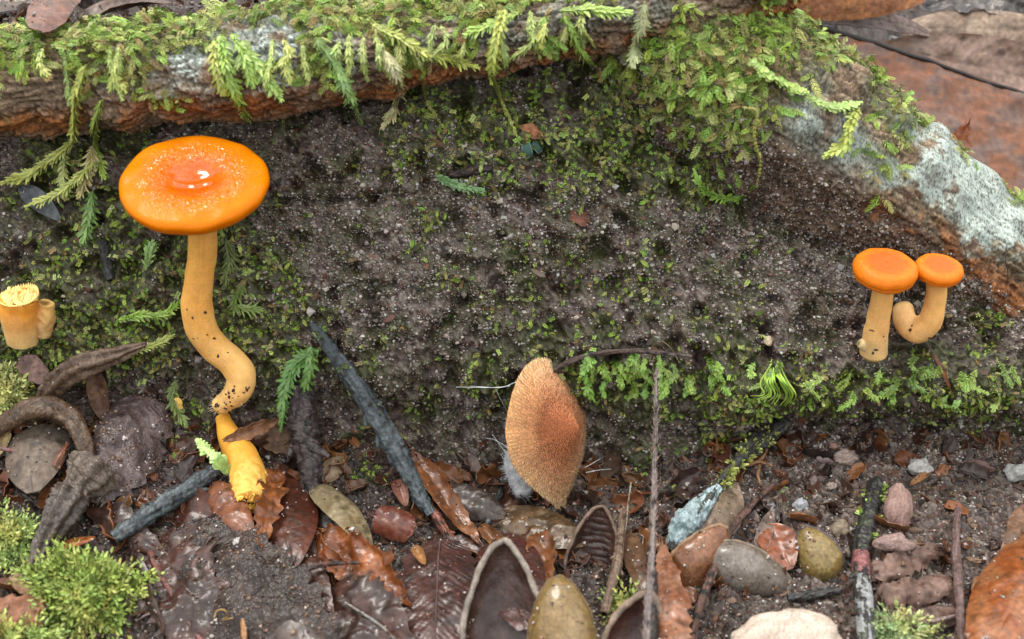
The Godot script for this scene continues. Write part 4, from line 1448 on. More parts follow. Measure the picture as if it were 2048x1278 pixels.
	twig("twig", "dark horizontal stick half sunk below the grey seed husk", [[1575, 1195, 14], [1620, 1190, 20], [1680, 1180, 18]], [7, 9, 7], black, Color(0.08, 0.07, 0.06), blue, M.twig_wet, 0.2)
	twig("twig", "pale straw lying over the rotten wood at the lower right", [[1800, 1262, 30], [1855, 1245, 34], [1918, 1230, 32]], [3, 3.5, 3], Color(0.3, 0.22, 0.2), Color(0.4, 0.32, 0.29), brown, M.twig, 0.1)
	twig("twig", "thin pale red twig lying across the dull husk at the left edge", [[-12, 894, 60], [28, 902, 62], [62, 907, 62], [92, 901, 58]], [3, 3.5, 4, 2.5], ruddy, Color(0.26, 0.16, 0.16), brown, M.twig, 0.2)
	twig("twig", "fine dark rootlet arching below the ribbed brown husk stalk at left", [[240, 770, 14], [268, 745, 26], [300, 742, 26], [330, 765, 14]], [2.5, 3, 3, 2.5], brown, Color(0.16, 0.1, 0.07), black, M.twig, 0.2)
	twig("twig", "short dark twig hidden by the curled fern moss under the big cap", [[205, 480, 8], [212, 520, 12], [222, 560, 8]], [8, 10, 8], black, Color(0.06, 0.06, 0.06), blue, M.twig, 0.2)
	twig("twig", "little dark twig on the bank beside the small blue green frond", [[900, 352, 8], [945, 342, 12], [985, 338, 6]], [7, 9, 6], black, Color(0.08, 0.06, 0.05), brown, M.twig, 0.2)
	twig("twig", "thin wispy pale grass stalk rising beside the ribbed open pod", [[1262, 965, 60], [1256, 1010, 66], [1250, 1060, 66], [1240, 1120, 50]], [1.6, 2, 2.2, 2], Color(0.36, 0.28, 0.2), Color(0.45, 0.37, 0.28), brown, M.twig, 0.1)
	twig("twig", "slim brown rib standing along the right side of the ribbed open pod", [[1246, 1020, 70], [1240, 1080, 76], [1232, 1140, 76], [1208, 1228, 66]], [6, 8, 9, 7], Color(0.17, 0.11, 0.08), Color(0.28, 0.2, 0.14), brown, M.twig, 0.15)
	twig("twig", "grey twig lying on the leaves behind the sloping lichen root", [[1780, 76, 90], [1830, 88, 92], [1870, 96, 92], [1925, 102, 90]], [5, 6, 5, 3], pale, Color(0.42, 0.4, 0.4), brown, M.twig, 0.12)
	twig("twig", "fine rust red root curling round the left edge husks", [[118, 938, 50], [128, 905, 52], [134, 884, 46]], [2.5, 3, 2], Color(0.33, 0.13, 0.06), Color(0.4, 0.2, 0.12), ruddy, M.twig, 0.1)
	twig("rootlet", "thin yellow looped fibre lying on the dark peeling leaf", [[428, 1236, 60], [434, 1222, 66], [448, 1220, 68], [456, 1232, 66], [444, 1240, 64], [466, 1236, 62]], [1.6, 1.6, 1.6, 1.5, 1.4, 1.2], Color(0.4, 0.25, 0.08), Color(0.5, 0.33, 0.12), ruddy, M.twig, 0.1)
	for q in [[[1494, 930, 16], [1520, 924, 30], [1546, 932, 34]], [[1516, 925, 28], [1530, 908, 34], [1534, 898, 34]], [[1520, 925, 28], [1516, 950, 34], [1522, 972, 30]]]:
		twig("rootlet", ["orange rootlet arm stretching right from the mossy root end", "orange rootlet arm pointing up beside the mossy root end", "orange rootlet arm drooping below the mossy root end"][[1494, 1516, 1520].find(q[0][0])], q, [3, 3, 1.6], Color(0.34, 0.17, 0.07), Color(0.42, 0.24, 0.11), ruddy, M.twig, 0.2, true, "orange rootlets by the mossy root end")
	twig("twig", "dark broken twig standing in front of the red brown rimmed husk", [[1304, 1120, 60], [1306, 1180, 90], [1302, 1290, 100]], [6, 8, 9], black, Color(0.08, 0.075, 0.075), brown, M.twig_wet, 0.2)
	twig("twig", "thin dark twig lying across the leaves under the ochre husk strip", [[560, 1160, 70], [640, 1130, 76], [720, 1125, 72]], [3.5, 4.5, 3.5], black, brown, ruddy, M.twig_wet, 0.2)
	twig("twig", "short brown twig end poking from the litter left of the crumpled orange leaf", [[604, 1030, 40], [622, 1080, 52], [634, 1120, 50]], [5, 6, 5], brown, Color(0.16, 0.1, 0.07), black, M.twig, 0.2)
	twig("twig", "fine pale root crossing the dark wet leaf at the bottom left of centre", [[690, 1205, 50], [760, 1250, 54], [800, 1290, 54]], [2, 2.4, 2], pale, Color(0.36, 0.32, 0.28), brown, M.twig, 0.1)
	# spider threads
	var webs := [[[1032, 764, 60], [1000, 775, 40], [940, 772, 14]], [[1020, 772, 50], [985, 775, 30], [912, 774, 8]], [[990, 774, 36], [1000, 796, 36], [1014, 822, 36]], [[1030, 930, 40], [1000, 890, 16], [984, 868, 6]], [[1024, 900, 40], [990, 880, 10], [970, 876, 4]], [[1170, 935, 60], [1188, 925, 40], [1205, 915, 12]], [[1172, 945, 60], [1200, 940, 30], [1222, 938, 10]]]
	var at := W(1000, 775, 40)
	var wt := thing("spider_web", "fine white spider threads strung left of the brown velvet mushroom", "spider web", at)
	for w in webs:
		var g := Geo.new()
		tube(g, path(w), [0.7, 0.6, 0.5], 16, 5, rough_bump(0.3, 0.3), flat_look(Color(0.7, 0.73, 0.75)))
		part("thread", g, M.web, wt)

# ---------------------------------------------------------------- leaves, husks and stones
# a few grains and crumbs stuck on a surface
func dusted(P: PackedVector3Array, N: PackedVector3Array, n: int, size := 1.25) -> Geo:
	var g := Geo.new()
	var pg := pebble_geo(2, 0.8)
	for k in n:
		var j := rng.randi() % P.size()
		if k > 2 and n3(P[j], 0.02) < -0.15: continue
		var s := exp(rng.randfn() * 0.45) * size
		var c := P[j] + Vector3(rng.randf_range(-2, 2), rng.randf_range(-2, 2), rng.randf_range(-1, 1)) + N[j] * s * 0.3
		var b := Basis.from_euler(Vector3(rng.randf() * 6, rng.randf() * 6, rng.randf() * 6)).scaled(Vector3(s, s, s))
		var pick := rng.randf()
		var col := vary(Color(0.4, 0.35, 0.32) if pick < 0.25 else (Color(0.2, 0.12, 0.08) if pick < 0.75 else Color(0.06, 0.045, 0.04)), 0.3)
		var k0 := g.v.size()
		for e in pg.v.size(): g.vert(c + b * pg.v[e], b.orthonormalized() * pg.n[e], col)
		for e in pg.i: g.i.append(k0 + e)
	return g

# o: roll (degrees about the long axis), curl (radians across), arch (share of the length), torn, wrinkle, shape, two colours, gloss
func leaf(called: String, label: String, from: Array, to: Array, width: float, o: Dictionary, group := "") -> Node3D:
	var far: bool = o.get("far", false)
	var a := on_z(from[0], from[1], from[2]) if far else W(from[0], from[1], from[2])
	var b := on_z(to[0], to[1], to[2]) if far else W(to[0], to[1], to[2])
	var axis := (b - a).normalized()
	var long := a.distance_to(b)
	var n := (WN((from[0] + to[0]) * 0.5, (from[1] + to[1]) * 0.5) * 0.6 - cam_f * 0.6 + Vector3.UP * 0.2)
	if far: n = -cam_f * 0.7 + Vector3.UP * 0.5
	n = (n - axis * n.dot(axis)).normalized().rotated(axis, deg_to_rad(o.get("roll", 0.0)))
	var side := axis.cross(n)
	var curl: float = o.get("curl", 0.5)
	var arch: float = o.get("arch", 0.05)
	var torn: float = o.get("torn", 0.0)
	var wr: float = o.get("wrinkle", 2.0)
	var shape: float = o.get("shape", 0.75)
	var blunt: float = o.get("blunt", 0.0)
	var twist: float = o.get("twist", 0.0)
	var c0: Color = o.get("c", Color(0.1, 0.05, 0.03))
	var c1: Color = o.get("c2", c0 * 1.6)
	var spot: Color = o.get("spot", c0 * 0.5)
	if not o.get("dull", false):
		c0 = Color(c0.r * 0.85, c0.g * 0.72, c0.b * 0.62)
		c1 = Color(c1.r * 0.85, c1.g * 0.72, c1.b * 0.62)
	var edge: float = o.get("edge", 0.0)
	var sd := Vector3(from[0], from[1], to[0]) * 0.37
	var smin: float = o.get("smin", -1.0)
	var nu := clampi(int(width / 4.0), 12, 60)
	var nv := clampi(int(long / 4.5), 14, 90)
	var P := PackedVector3Array()
	var C := PackedColorArray()
	var w2 := width * 0.5
	for y in nv:
		var t := float(y) / (nv - 1)
		var prof := pow(maxf(sin(PI * clampf(lerpf(0.03, 0.97, pow(t, shape)), 0.0, 1.0)), 0.0), 0.75)
		prof = lerpf(prof, minf(1.0, 6.0 * minf(t + 0.05, 1.05 - t)), blunt)
		var nn := n.rotated(axis, twist * (t - 0.5))
		var ss := axis.cross(nn)
		for x in nu:
			var s := lerpf(smin, 1.0, float(x) / (nu - 1))
			var rag := 1.0
			if torn > 0.0:
				rag = 1.0 - torn * absf(nz.get_noise_3dv(sd + Vector3(t * long * 0.03, signf(s) * 4.0, 0))) * 1.1 - torn * 0.22 * absf(nz.get_noise_3dv(sd + Vector3(t * long * 0.09, signf(s) * 7.0, 2)))
			var w := w2 * prof * rag
			var off := s * w
			var up := 0.0
			if absf(curl) > 0.01:
				var rad := w2 / curl
				off = rad * sin(off / rad)
				up = rad * (1.0 - cos(s * w / rad))
			var p := a + axis * (t * long) + ss * off + nn * (up + arch * long * 4.0 * t * (1.0 - t))
			if torn > 0.0 and (y == 0 or y == nv - 1): p += axis * (torn * long * 0.25 * nz.get_noise_3dv(sd + Vector3(s * w2 * 0.06, 9, 9)))
			var vein: float = exp(-pow(s * w2 / 3.0, 2.0)) * 2.0 + 0.8 * sin((t * long - absf(s) * w2 * 0.7) * 0.42) * (1.0 - absf(s) * 0.5) * o.get("veins", 0.5)
			p += nn * (wr * (2.6 * n3(p + sd, 0.013) + 0.9 * n3(p + sd, 0.035) + 0.25 * n3(p + sd, 0.09)) - vein * 0.8)
			P.append(p)
			var c := c0.lerp(c1, clampf(n3(p + sd, 0.014) * 1.1 + 0.45 * n3(p, 0.05) + 0.45, 0, 1))
			c = c.lerp(spot, clampf(n3(p - sd, 0.03) * 2.2 - 0.75, 0, 0.9))
			if edge > 0.0: c = c.lerp(c1 * 1.5, edge * smoothstep(0.8, 1.0, absf(s)))
			var k := 1.0 + 0.22 * n3(p, 0.13)
			C.append(Color(c.r * k, c.g * k, c.b * k))
	var g := Geo.new()
	sheet(g, P, nu, nv, C, o.get("thick", 1.3), Color(0.8, 0.8, 0.8))
	var mid := a.lerp(b, 0.5)
	var m: Material = M.humus if o.get("humus", false) else M.leaf_dull if o.get("dull", false) else M.leaf_wet
	var dirt: float = o.get("dirt", 1.0)
	if not o.get("rib", false) and (far or dirt == 0.0): return single(called, g, m, label, o.get("cat", "leaf"), mid, group)
	var t2 := thing(called, label, o.get("cat", "leaf"), mid, group)
	var blade := part("blade", g, m, t2)
	if not far and dirt > 0.0: part("sand_specks", dusted(P, g.n, int(long * width * 0.0035 * dirt) + 3), M.grain, blade, "stuff")
	if not o.get("rib", false): return t2
	var mp := PackedVector3Array()
	for y in range(0, nv, 3): mp.append(((P[y * nu + nu / 2] + P[y * nu + (nu - 1) / 2]) * 0.5 if smin < -0.5 else P[y * nu + 1]) + n * 1.0)
	var g2 := Geo.new()
	tube(g2, mp, [o.get("rib_r", 3.0) * 1.2, o.get("rib_r", 3.0) * 0.5], 40, 8, rough_bump(0.1, 0.1), flat_look(o.get("rib_c", c0 * 0.5)))
	part("midrib", g2, M.rim, t2)
	return t2

# a half husk of a seed: angle is the way its tip points in the picture, tilt lifts the tip towards the eye; open shows the hollow side
func husk(label: String, at: Array, angle: float, tilt: float, long: float, wide: float, deep: float, open: bool, c0: Color, c1: Color, rim_c: Color, o := {}) -> void:
	var c := W(at[0], at[1], at[2])
	var a := deg_to_rad(angle)
	var axis := ((cam_r * cos(a) + cam_u * sin(a)) * cos(deg_to_rad(tilt)) - cam_f * sin(deg_to_rad(tilt))).normalized()
	var n := -cam_f * 0.85 + Vector3.UP * 0.3
	n = (n - axis * n.dot(axis)).normalized().rotated(axis, deg_to_rad(o.get("roll", 0.0)))
	var side := axis.cross(n)
	if open: n = -n
	var nu := 30
	var nv := 46
	var P := PackedVector3Array()
	var C := PackedColorArray()
	var sd := Vector3(at[0], at[1], long) * 0.21
	var ribs: float = o.get("ribs", 0.0)
	var tip: float = o.get("tip", 0.74)
	for y in nv:
		var t := float(y) / (nv - 1)
		var u := lerpf(0.012, 0.988, t)
		var prof := pow(sin(PI * pow(u, tip)), 0.62)
		for x in nu:
			var s := lerpf(-1.0, 1.0, float(x) / (nu - 1)) * PI * 0.5
			var p := c + axis * ((u - 0.5) * long) + side * (prof * wide * 0.5 * sin(s) * (1.0 + 0.04 * nz.get_noise_2d(u * 5.0, sd.x + signf(s) * 3.0))) + n * (prof * deep * cos(s))
			p += n * (1.8 * n3(p + sd, 0.013) + 1.2 * n3(p + sd, 0.03) + 0.6 * n3(p + sd, 0.1) + ribs * sin(u * long * 0.5 + 1.5 * n3(p, 0.03)) * cos(s))
			P.append(p)
			var col := c0.lerp(c1, clampf(n3(p + sd, 0.018) * 1.2 + 0.5 * n3(p, 0.06) + 0.4, 0, 1))
			var k := 1.0 + 0.2 * n3(p, 0.12) + 0.15 * nz.get_noise_3dv(Vector3(s * 7.0, u * 2.0, long))
			C.append(Color(col.r * k, col.g * k, col.b * k))
	# close both ends to a point
	var g := Geo.new()
	sheet(g, P, nu, nv, C, 3.0, o.get("inner", Color(0.75, 0.72, 0.7)), open)
	var t2 := thing("seed_husk", label, "seed husk", c)
	var shell := part("shell", g, M.shell, t2)
	part("sand_specks", dusted(P, g.n, int(long * wide * 0.008) + 5), M.grain, shell, "stuff")
	var loop := PackedVector3Array()
	for y in range(0, nv, 2): loop.append(P[y * nu])
	loop.append(P[(nv - 1) * nu + nu / 2])
	for y in range(nv - 1, -1, -2): loop.append(P[y * nu + nu - 1])
	loop.append(P[nu / 2])
	loop.append(P[0])
	var g2 := Geo.new()
	var rr: float = o.get("rim", 4.0)
	tube(g2, loop, [rr, rr, rr, rr], 120, 9, rough_bump(0.05, 0.2), flat_look(rim_c, 0.05, 0.4))
	part("rim", g2, M.rim, t2)

# a thick fluted piece of husk or stalk
func band(label: String, line: Array, radii: Array, flutes: int, depth: float, c0: Color, c1: Color, flat := false) -> void:
	var pts := path(line)
	var t := thing("husk_strip", label, "seed husk", pts[pts.size() / 2])
	var g := Geo.new()
	tube(g, pts, radii, 90, 54, func(tt: float, a: float, p: Vector3) -> float: return 1.0 + depth * sin(a * flutes + 1.5 * n3(p, 0.01)) + 0.13 * n3(p, 0.03) + 0.1 * n3(p, 0.1) + 0.05 * n3(p, 0.22) + 0.12 * sin(tt * 5.0), func(_t: float, a: float, p: Vector3) -> Color:
		var c := c0.lerp(c1, clampf(0.5 + 0.5 * sin(a * flutes + 1.5 * n3(p, 0.01)) * 0.6 + 0.6 * n3(p, 0.05), 0, 1))
		var k := 1.0 + 0.35 * n3(p, 0.2)
		return Color(c.r * k, c.g * k, c.b * k), flat)
	var o := part("husk", g, M.twig_wet, t)
	part("sand_specks", dusted(g.v, g.n, 26), M.grain, o, "stuff")

func stone(label: String, px: float, py: float, lift: float, rx: float, ry: float, c0: Color, group := "small pale stones in the soil at the right", called := "pebble") -> void:
	var c := W(px, py, lift)
	var P := PackedVector3Array()
	var C := PackedColorArray()
	var sd := Vector3(px, py, 0) * 0.31
	for y in 20:
		for x in 25:
			var a := TAU * (x % 24) / 24.0
			var b := PI * y / 19.0 - PI / 2
			var d := Vector3(cos(a) * cos(b), sin(b), sin(a) * cos(b))
			var fac := 1.0 + (0.28 if rx < 60.0 else 0.12) * nz.get_noise_3dv(d * 0.9 + sd) + 0.1 * nz.get_noise_3dv(d * 2.5 + sd)
			var cut := maxf(absf(d.dot(Vector3(0.7, 0.5, 0.5))), absf(d.dot(Vector3(-0.5, 0.8, 0.3))))
			if rx < 60.0: fac *= minf(1.0, 0.86 / maxf(cut, 0.01))
			P.append(c + (cam_r * d.x * rx + cam_u * d.y * ry - cam_f * d.z * minf(rx, ry) * 0.7) * fac)
			var k := 1.0 + 0.25 * nz.get_noise_3dv(d * 3.0 + sd)
			C.append(Color(c0.r * k, c0.g * k, c0.b * k))
	var g := Geo.new()
	g.grid(P, 25, 20, C, true, true)
	single(called, g, M.stone, label, "stone", c, group)

func build_litter() -> void:
	var rust := Color(0.3, 0.085, 0.025)
	var rust2 := Color(0.48, 0.17, 0.05)
	var dark := Color(0.05, 0.026, 0.02)
	var dark2 := Color(0.11, 0.055, 0.045)
	var plum := Color(0.065, 0.032, 0.03)
	var tan := Color(0.36, 0.22, 0.15)
	var ochre := Color(0.3, 0.19, 0.07)
	# behind the root, upper right
	leaf("large_leaf", "huge mottled orange brown wet leaf with a dark midrib behind the sloping lichen root", [1440, -6, -520], [2420, 330, -440], 680, {"far": true, "smin": -0.02, "roll": 4, "curl": 0.12, "arch": 0.02, "wrinkle": 2.6, "c": Color(0.27, 0.1, 0.03), "c2": Color(0.2, 0.13, 0.11), "spot": Color(0.1, 0.045, 0.03), "veins": 0.25, "shape": 0.9, "thick": 3.0, "rib": true, "rib_r": 5.0, "rib_c": Color(0.04, 0.033, 0.03)})
	leaf("large_leaf", "pinkish brown curled leaf at the right edge above the dark midrib", [1760, 96, -560], [2300, 225, -500], 150, {"far": true, "roll": 14, "curl": 0.5, "arch": 0.04, "wrinkle": 2.5, "c": Color(0.28, 0.19, 0.15), "c2": Color(0.38, 0.28, 0.24), "spot": Color(0.12, 0.07, 0.05), "shape": 0.9})
	leaf("large_leaf", "broad smooth orange brown leaf with a rounded rim at the top right edge", [1500, -60, -560], [1850, -10, -540], 200, {"far": true, "roll": 12, "curl": -0.6, "arch": 0.08, "wrinkle": 1.2, "c": Color(0.36, 0.14, 0.04), "c2": Color(0.27, 0.1, 0.035), "spot": Color(0.2, 0.08, 0.03), "thick": 6.0, "veins": 0.1, "dull": true})
	leaf("large_leaf", "dull grey brown leaf edge under the broad smooth orange leaf", [1530, 22, -570], [1860, 66, -560], 80, {"far": true, "roll": -4, "curl": 0.6, "c": Color(0.19, 0.13, 0.11), "c2": Color(0.27, 0.19, 0.17), "dull": true})
	leaf("large_leaf", "tan leaf with a dark hollow under it at the top right corner", [1800, 60, -640], [2250, 96, -600], 110, {"far": true, "roll": 10, "curl": -0.5, "arch": 0.08, "c": Color(0.25, 0.17, 0.12), "c2": Color(0.38, 0.28, 0.2), "dull": true})
	leaf("bark_flake", "blackish grey crumpled bark piece at the top right corner", [1830, 8, -690], [2150, 24, -660], 90, {"far": true, "roll": 0, "curl": 0.4, "torn": 0.6, "wrinkle": 6.0, "c": Color(0.06, 0.06, 0.065), "c2": Color(0.2, 0.2, 0.21), "cat": "bark"})
	leaf("torn_leaf", "small torn rust red leaf scrap standing against the lichen root", [1900, 330, -330], [1935, 245, -350], 70, {"far": true, "roll": 10, "curl": 0.6, "torn": 0.6, "c": rust, "c2": rust2})
	# upper left
	leaf("fallen_leaf", "wet red brown leaf behind the moss at the upper left", [80, 62, 70], [150, -10, 100], 90, {"roll": 10, "curl": -0.6, "arch": 0.1, "c": Color(0.2, 0.08, 0.045), "c2": Color(0.3, 0.15, 0.1)})
	leaf("fallen_leaf", "curved dark leaf with a pale edge behind the moss at the top left", [160, 40, 80], [340, 5, 90], 80, {"roll": -25, "curl": 0.8, "c": Color(0.1, 0.06, 0.05), "c2": Color(0.24, 0.18, 0.15), "edge": 0.8})
	leaf("fallen_leaf", "dull purple brown leaf at the very top left edge", [110, -40, 70], [300, -10, 90], 90, {"roll": 5, "curl": 0.4, "c": Color(0.14, 0.09, 0.085), "c2": Color(0.22, 0.15, 0.14)})
	leaf("fallen_leaf", "dark brown leaf in the top left corner", [-80, 20, 50], [80, 0, 60], 100, {"roll": 0, "curl": 0.5, "c": dark, "c2": Color(0.13, 0.09, 0.07)})
	# bank scraps
	leaf("leaf_scrap", "bright rust leaf scrap caught on the bank above the blue green lobe", [1042, 252, 10], [1086, 276, 10], 34, {"curl": 0.5, "torn": 0.6, "c": Color(0.36, 0.13, 0.05), "c2": Color(0.5, 0.22, 0.1), "dull": true})
	leaf("leaf_scrap", "small round rust scrap stuck on the middle of the bank", [1142, 424, 8], [1176, 448, 8], 32, {"curl": 0.5, "torn": 0.4, "c": Color(0.2, 0.07, 0.04), "c2": Color(0.32, 0.13, 0.07), "dull": true, "blunt": 0.5})
	leaf("leaf_scrap", "dark grey blue leaf chip under the hanging moss at the left", [40, 372, 8], [120, 440, 10], 40, {"curl": 0.3, "c": Color(0.09, 0.1, 0.11), "c2": Color(0.17, 0.19, 0.2), "dull": true})
	leaf("leaf_scrap", "narrow rust needle on the ledge below the hooked mushroom", [1868, 708, 14], [1902, 780, 16], 10, {"curl": 0.5, "c": Color(0.2, 0.08, 0.04), "c2": Color(0.3, 0.13, 0.06)})
	leaf("leaf_scrap", "flat mauve brown scrap beside the moss at the left edge", [40, 715, 16], [92, 762, 26], 52, {"curl": 0.3, "torn": 0.4, "c": Color(0.22, 0.12, 0.1), "c2": Color(0.3, 0.18, 0.15), "dull": true, "blunt": 0.6})
	# front left: husk stalk, curled husks
	band("thick ribbed brown husk strip arching over the left foreground", [[84, 812, 30], [112, 768, 46], [165, 733, 54], [228, 712, 50], [292, 690, 30]], [15, 20, 21, 18, 8], 6, 0.16, Color(0.1, 0.06, 0.04), Color(0.22, 0.145, 0.1))
	band("brown crumbly edged husk band curving over the left edge", [[-20, 868, 50], [24, 840, 70], [78, 816, 80], [132, 832, 80], [168, 884, 70], [176, 940, 56]], [15, 17, 19, 19, 17, 13], 3, 0.14, Color(0.07, 0.042, 0.025), Color(0.16, 0.1, 0.06))
	band("cup shaped dried calyx on top of the slanting stalk at left", [[192, 936, 66], [172, 958, 70], [146, 984, 70]], [42, 39, 29], 9, 0.08, Color(0.13, 0.095, 0.075), Color(0.21, 0.165, 0.13), true)
	band("slanting fluted dark stalk below the dried calyx at left", [[150, 980, 66], [122, 1030, 66], [90, 1090, 60], [58, 1165, 44]], [30, 24, 19, 14], 7, 0.18, Color(0.07, 0.052, 0.045), Color(0.15, 0.12, 0.1), true)
	leaf("husk_strip", "dark brown strip hanging down beneath the arching husk strip", [188, 742, 20], [212, 846, 20], 44, {"curl": 0.8, "c": Color(0.13, 0.065, 0.04), "c2": Color(0.26, 0.14, 0.08), "cat": "seed husk", "dull": true})
	leaf("husk_strip", "broad smooth grey brown husk plate pointing down at the left edge", [70, 850, 44], [66, 985, 62], 140, {"roll": 0, "curl": -0.9, "arch": 0.06, "wrinkle": 1.5, "c": Color(0.13, 0.1, 0.075), "c2": Color(0.2, 0.15, 0.115), "thick": 4.0, "shape": 0.6, "veins": 0.1, "dull": true, "cat": "seed husk"})
	leaf("husk_strip", "ochre inner face of a broken husk at the left edge", [-40, 905, 36], [22, 866, 46], 60, {"curl": 0.4, "c": Color(0.33, 0.22, 0.08), "c2": Color(0.42, 0.3, 0.13), "dull": true, "cat": "seed husk"})
	leaf("husk_strip", "rough dark plum husk plate standing in front of the bent stem's foot", [300, 790, 20], [190, 1000, 46], 180, {"humus": true, "dirt": 5.0, "roll": 0, "curl": -0.9, "torn": 0.28, "blunt": 0.4, "wrinkle": 4.0, "c": Color(0.085, 0.055, 0.05), "c2": Color(0.17, 0.125, 0.12), "thick": 4.0, "cat": "seed husk", "dull": true})
	leaf("leaf_scrap", "thin red brown shard upright beside the dried calyx", [108, 935, 60], [136, 884, 70], 9, {"curl": 0.4, "c": Color(0.26, 0.1, 0.06), "c2": Color(0.34, 0.15, 0.09)})
	leaf("leaf_scrap", "rust shard lying by the moss cushion below the dried calyx", [120, 1096, 50], [188, 1074, 56], 16, {"curl": 0.6, "c": rust, "c2": rust2})
	# around the yellow stem
	leaf("curled_leaf", "rusty crumpled leaf strip wrapped over the top of the fallen yellow stem", [452, 880, 78], [562, 838, 40], 36, {"roll": 15, "curl": 1.0, "arch": 0.08, "torn": 0.5, "wrinkle": 3.5, "c": Color(0.2, 0.085, 0.04), "c2": Color(0.36, 0.18, 0.09), "dull": true})
	leaf("curled_leaf", "brown leaf hanging behind the fallen yellow stem's right side", [510, 850, 10], [590, 905, 14], 70, {"curl": 0.5, "torn": 0.3, "c": Color(0.16, 0.085, 0.045), "c2": Color(0.24, 0.14, 0.075), "dull": true})
	leaf("curled_leaf", "rust brown rounded leaf flap left below the fallen yellow stem", [424, 966, 46], [508, 1080, 66], 74, {"roll": 0, "curl": -0.9, "arch": 0.08, "torn": 0.3, "wrinkle": 2.0, "c": Color(0.17, 0.065, 0.03), "c2": Color(0.34, 0.15, 0.085)})
	leaf("curled_leaf", "bright rusty crumpled leaf flap right below the fallen yellow stem", [548, 938, 50], [520, 1092, 70], 72, {"roll": -15, "curl": 0.8, "arch": 0.06, "torn": 0.5, "wrinkle": 4.0, "c": Color(0.25, 0.085, 0.025), "c2": Color(0.46, 0.19, 0.07)})
	leaf("wet_leaf", "dark red brown rounded wet leaf with a shining edge right of the yellow stem", [556, 958, 30], [586, 1136, 60], 136, {"roll": 12, "curl": -0.8, "arch": 0.05, "wrinkle": 1.0, "c": Color(0.09, 0.03, 0.018), "c2": Color(0.15, 0.05, 0.03), "veins": 0.2, "shape": 0.8})
	leaf("wet_leaf", "dark red leaf end tucked under the blue grey stick", [350, 1010, 14], [440, 1040, 24], 90, {"curl": 0.4, "c": Color(0.08, 0.035, 0.025), "c2": Color(0.14, 0.06, 0.045)})
	leaf("peeling_leaf", "large dark peeling wet leaf with a grey sheen at the lower left", [330, 1085, 20], [650, 1350, 40], 290, {"roll": 6, "curl": -0.45, "arch": 0.05, "torn": 0.3, "wrinkle": 2.6, "dirt": 3.5, "humus": true, "c": Color(0.032, 0.022, 0.018), "c2": Color(0.065, 0.045, 0.04), "spot": Color(0.025, 0.018, 0.016), "blunt": 0.4})
	leaf("peeling_leaf", "torn dark brown leaf layer under the dark peeling leaf", [300, 1085, 18], [470, 1300, 26], 220, {"roll": 0, "curl": 0.3, "torn": 0.5, "wrinkle": 4.0, "c": dark, "c2": dark2})
	leaf("curled_leaf", "crumpled orange brown leaf curling between the dark wet leaves", [640, 1065, 40], [815, 1205, 62], 108, {"roll": 14, "curl": 0.9, "arch": 0.05, "torn": 0.5, "wrinkle": 5.0, "c": Color(0.22, 0.07, 0.02), "c2": Color(0.44, 0.17, 0.055)})
	leaf("curled_leaf", "sharp folded orange leaf edge above the crumpled orange brown leaf", [638, 1068, 66], [700, 1130, 76], 34, {"roll": 60, "curl": 0.9, "torn": 0.4, "wrinkle": 3.0, "c": Color(0.3, 0.09, 0.025), "c2": Color(0.5, 0.2, 0.07)})
	leaf("husk_strip", "curled ochre husk strip with a pale edge left of the red twig", [628, 972, 46], [742, 1100, 54], 72, {"roll": -25, "curl": -1.0, "arch": 0.16, "wrinkle": 1.5, "c": Color(0.2, 0.14, 0.06), "c2": Color(0.32, 0.25, 0.14), "edge": 0.5, "thick": 4.0, "dull": true, "cat": "seed husk", "veins": 0.1})
	leaf("curled_leaf", "small pale brown folded leaf above the ochre husk strip", [640, 960, 20], [690, 915, 22], 46, {"roll": 20, "curl": 0.9, "c": Color(0.24, 0.16, 0.09), "c2": Color(0.34, 0.24, 0.15), "dull": true})
	leaf("wet_leaf", "shiny red brown square leaf piece left of the reddish twig", [748, 1030, 50], [828, 1060, 56], 72, {"roll": 0, "curl": -0.9, "torn": 0.15, "wrinkle": 3.0, "c": Color(0.15, 0.045, 0.03), "c2": Color(0.24, 0.085, 0.055), "blunt": 0.8})
	leaf("curled_leaf", "pinkish curled leaf tip behind the shiny square leaf piece", [792, 960, 40], [812, 1010, 44], 34, {"roll": 0, "curl": 1.1, "c": Color(0.22, 0.1, 0.08), "c2": Color(0.32, 0.16, 0.12)})
	leaf("curled_leaf", "long narrow rust leaf folded lengthwise right of the slate twig", [826, 905, 44], [956, 1082, 52], 62, {"roll": -10, "curl": 1.2, "arch": -0.04, "torn": 0.35, "wrinkle": 2.5, "c": Color(0.19, 0.075, 0.03), "c2": Color(0.34, 0.15, 0.06)})
	leaf("wet_leaf", "black brown wet leaf with a bluish sheen left below the brown velvet mushroom", [886, 985, 36], [1010, 1030, 50], 74, {"roll": 0, "curl": -0.6, "wrinkle": 2.5, "c": Color(0.05, 0.035, 0.03), "c2": Color(0.1, 0.07, 0.06)})
	leaf("wet_leaf", "olive brown wet leaf right under the tip of the brown velvet mushroom", [1000, 1024, 34], [1170, 1086, 44], 100, {"roll": -5, "curl": -0.7, "arch": 0.05, "wrinkle": 3.0, "c": Color(0.12, 0.08, 0.04), "c2": Color(0.2, 0.14, 0.08)})
	leaf("wet_leaf", "dark plum wet leaf with torn edges left of the rimmed open pod", [880, 1075, 40], [870, 1330, 66], 170, {"roll": 0, "curl": -0.25, "torn": 0.3, "wrinkle": 2.0, "c": plum, "c2": Color(0.11, 0.055, 0.05), "veins": 1.2, "blunt": 0.3, "rib": true, "rib_r": 2.0, "rib_c": Color(0.13, 0.08, 0.07)})
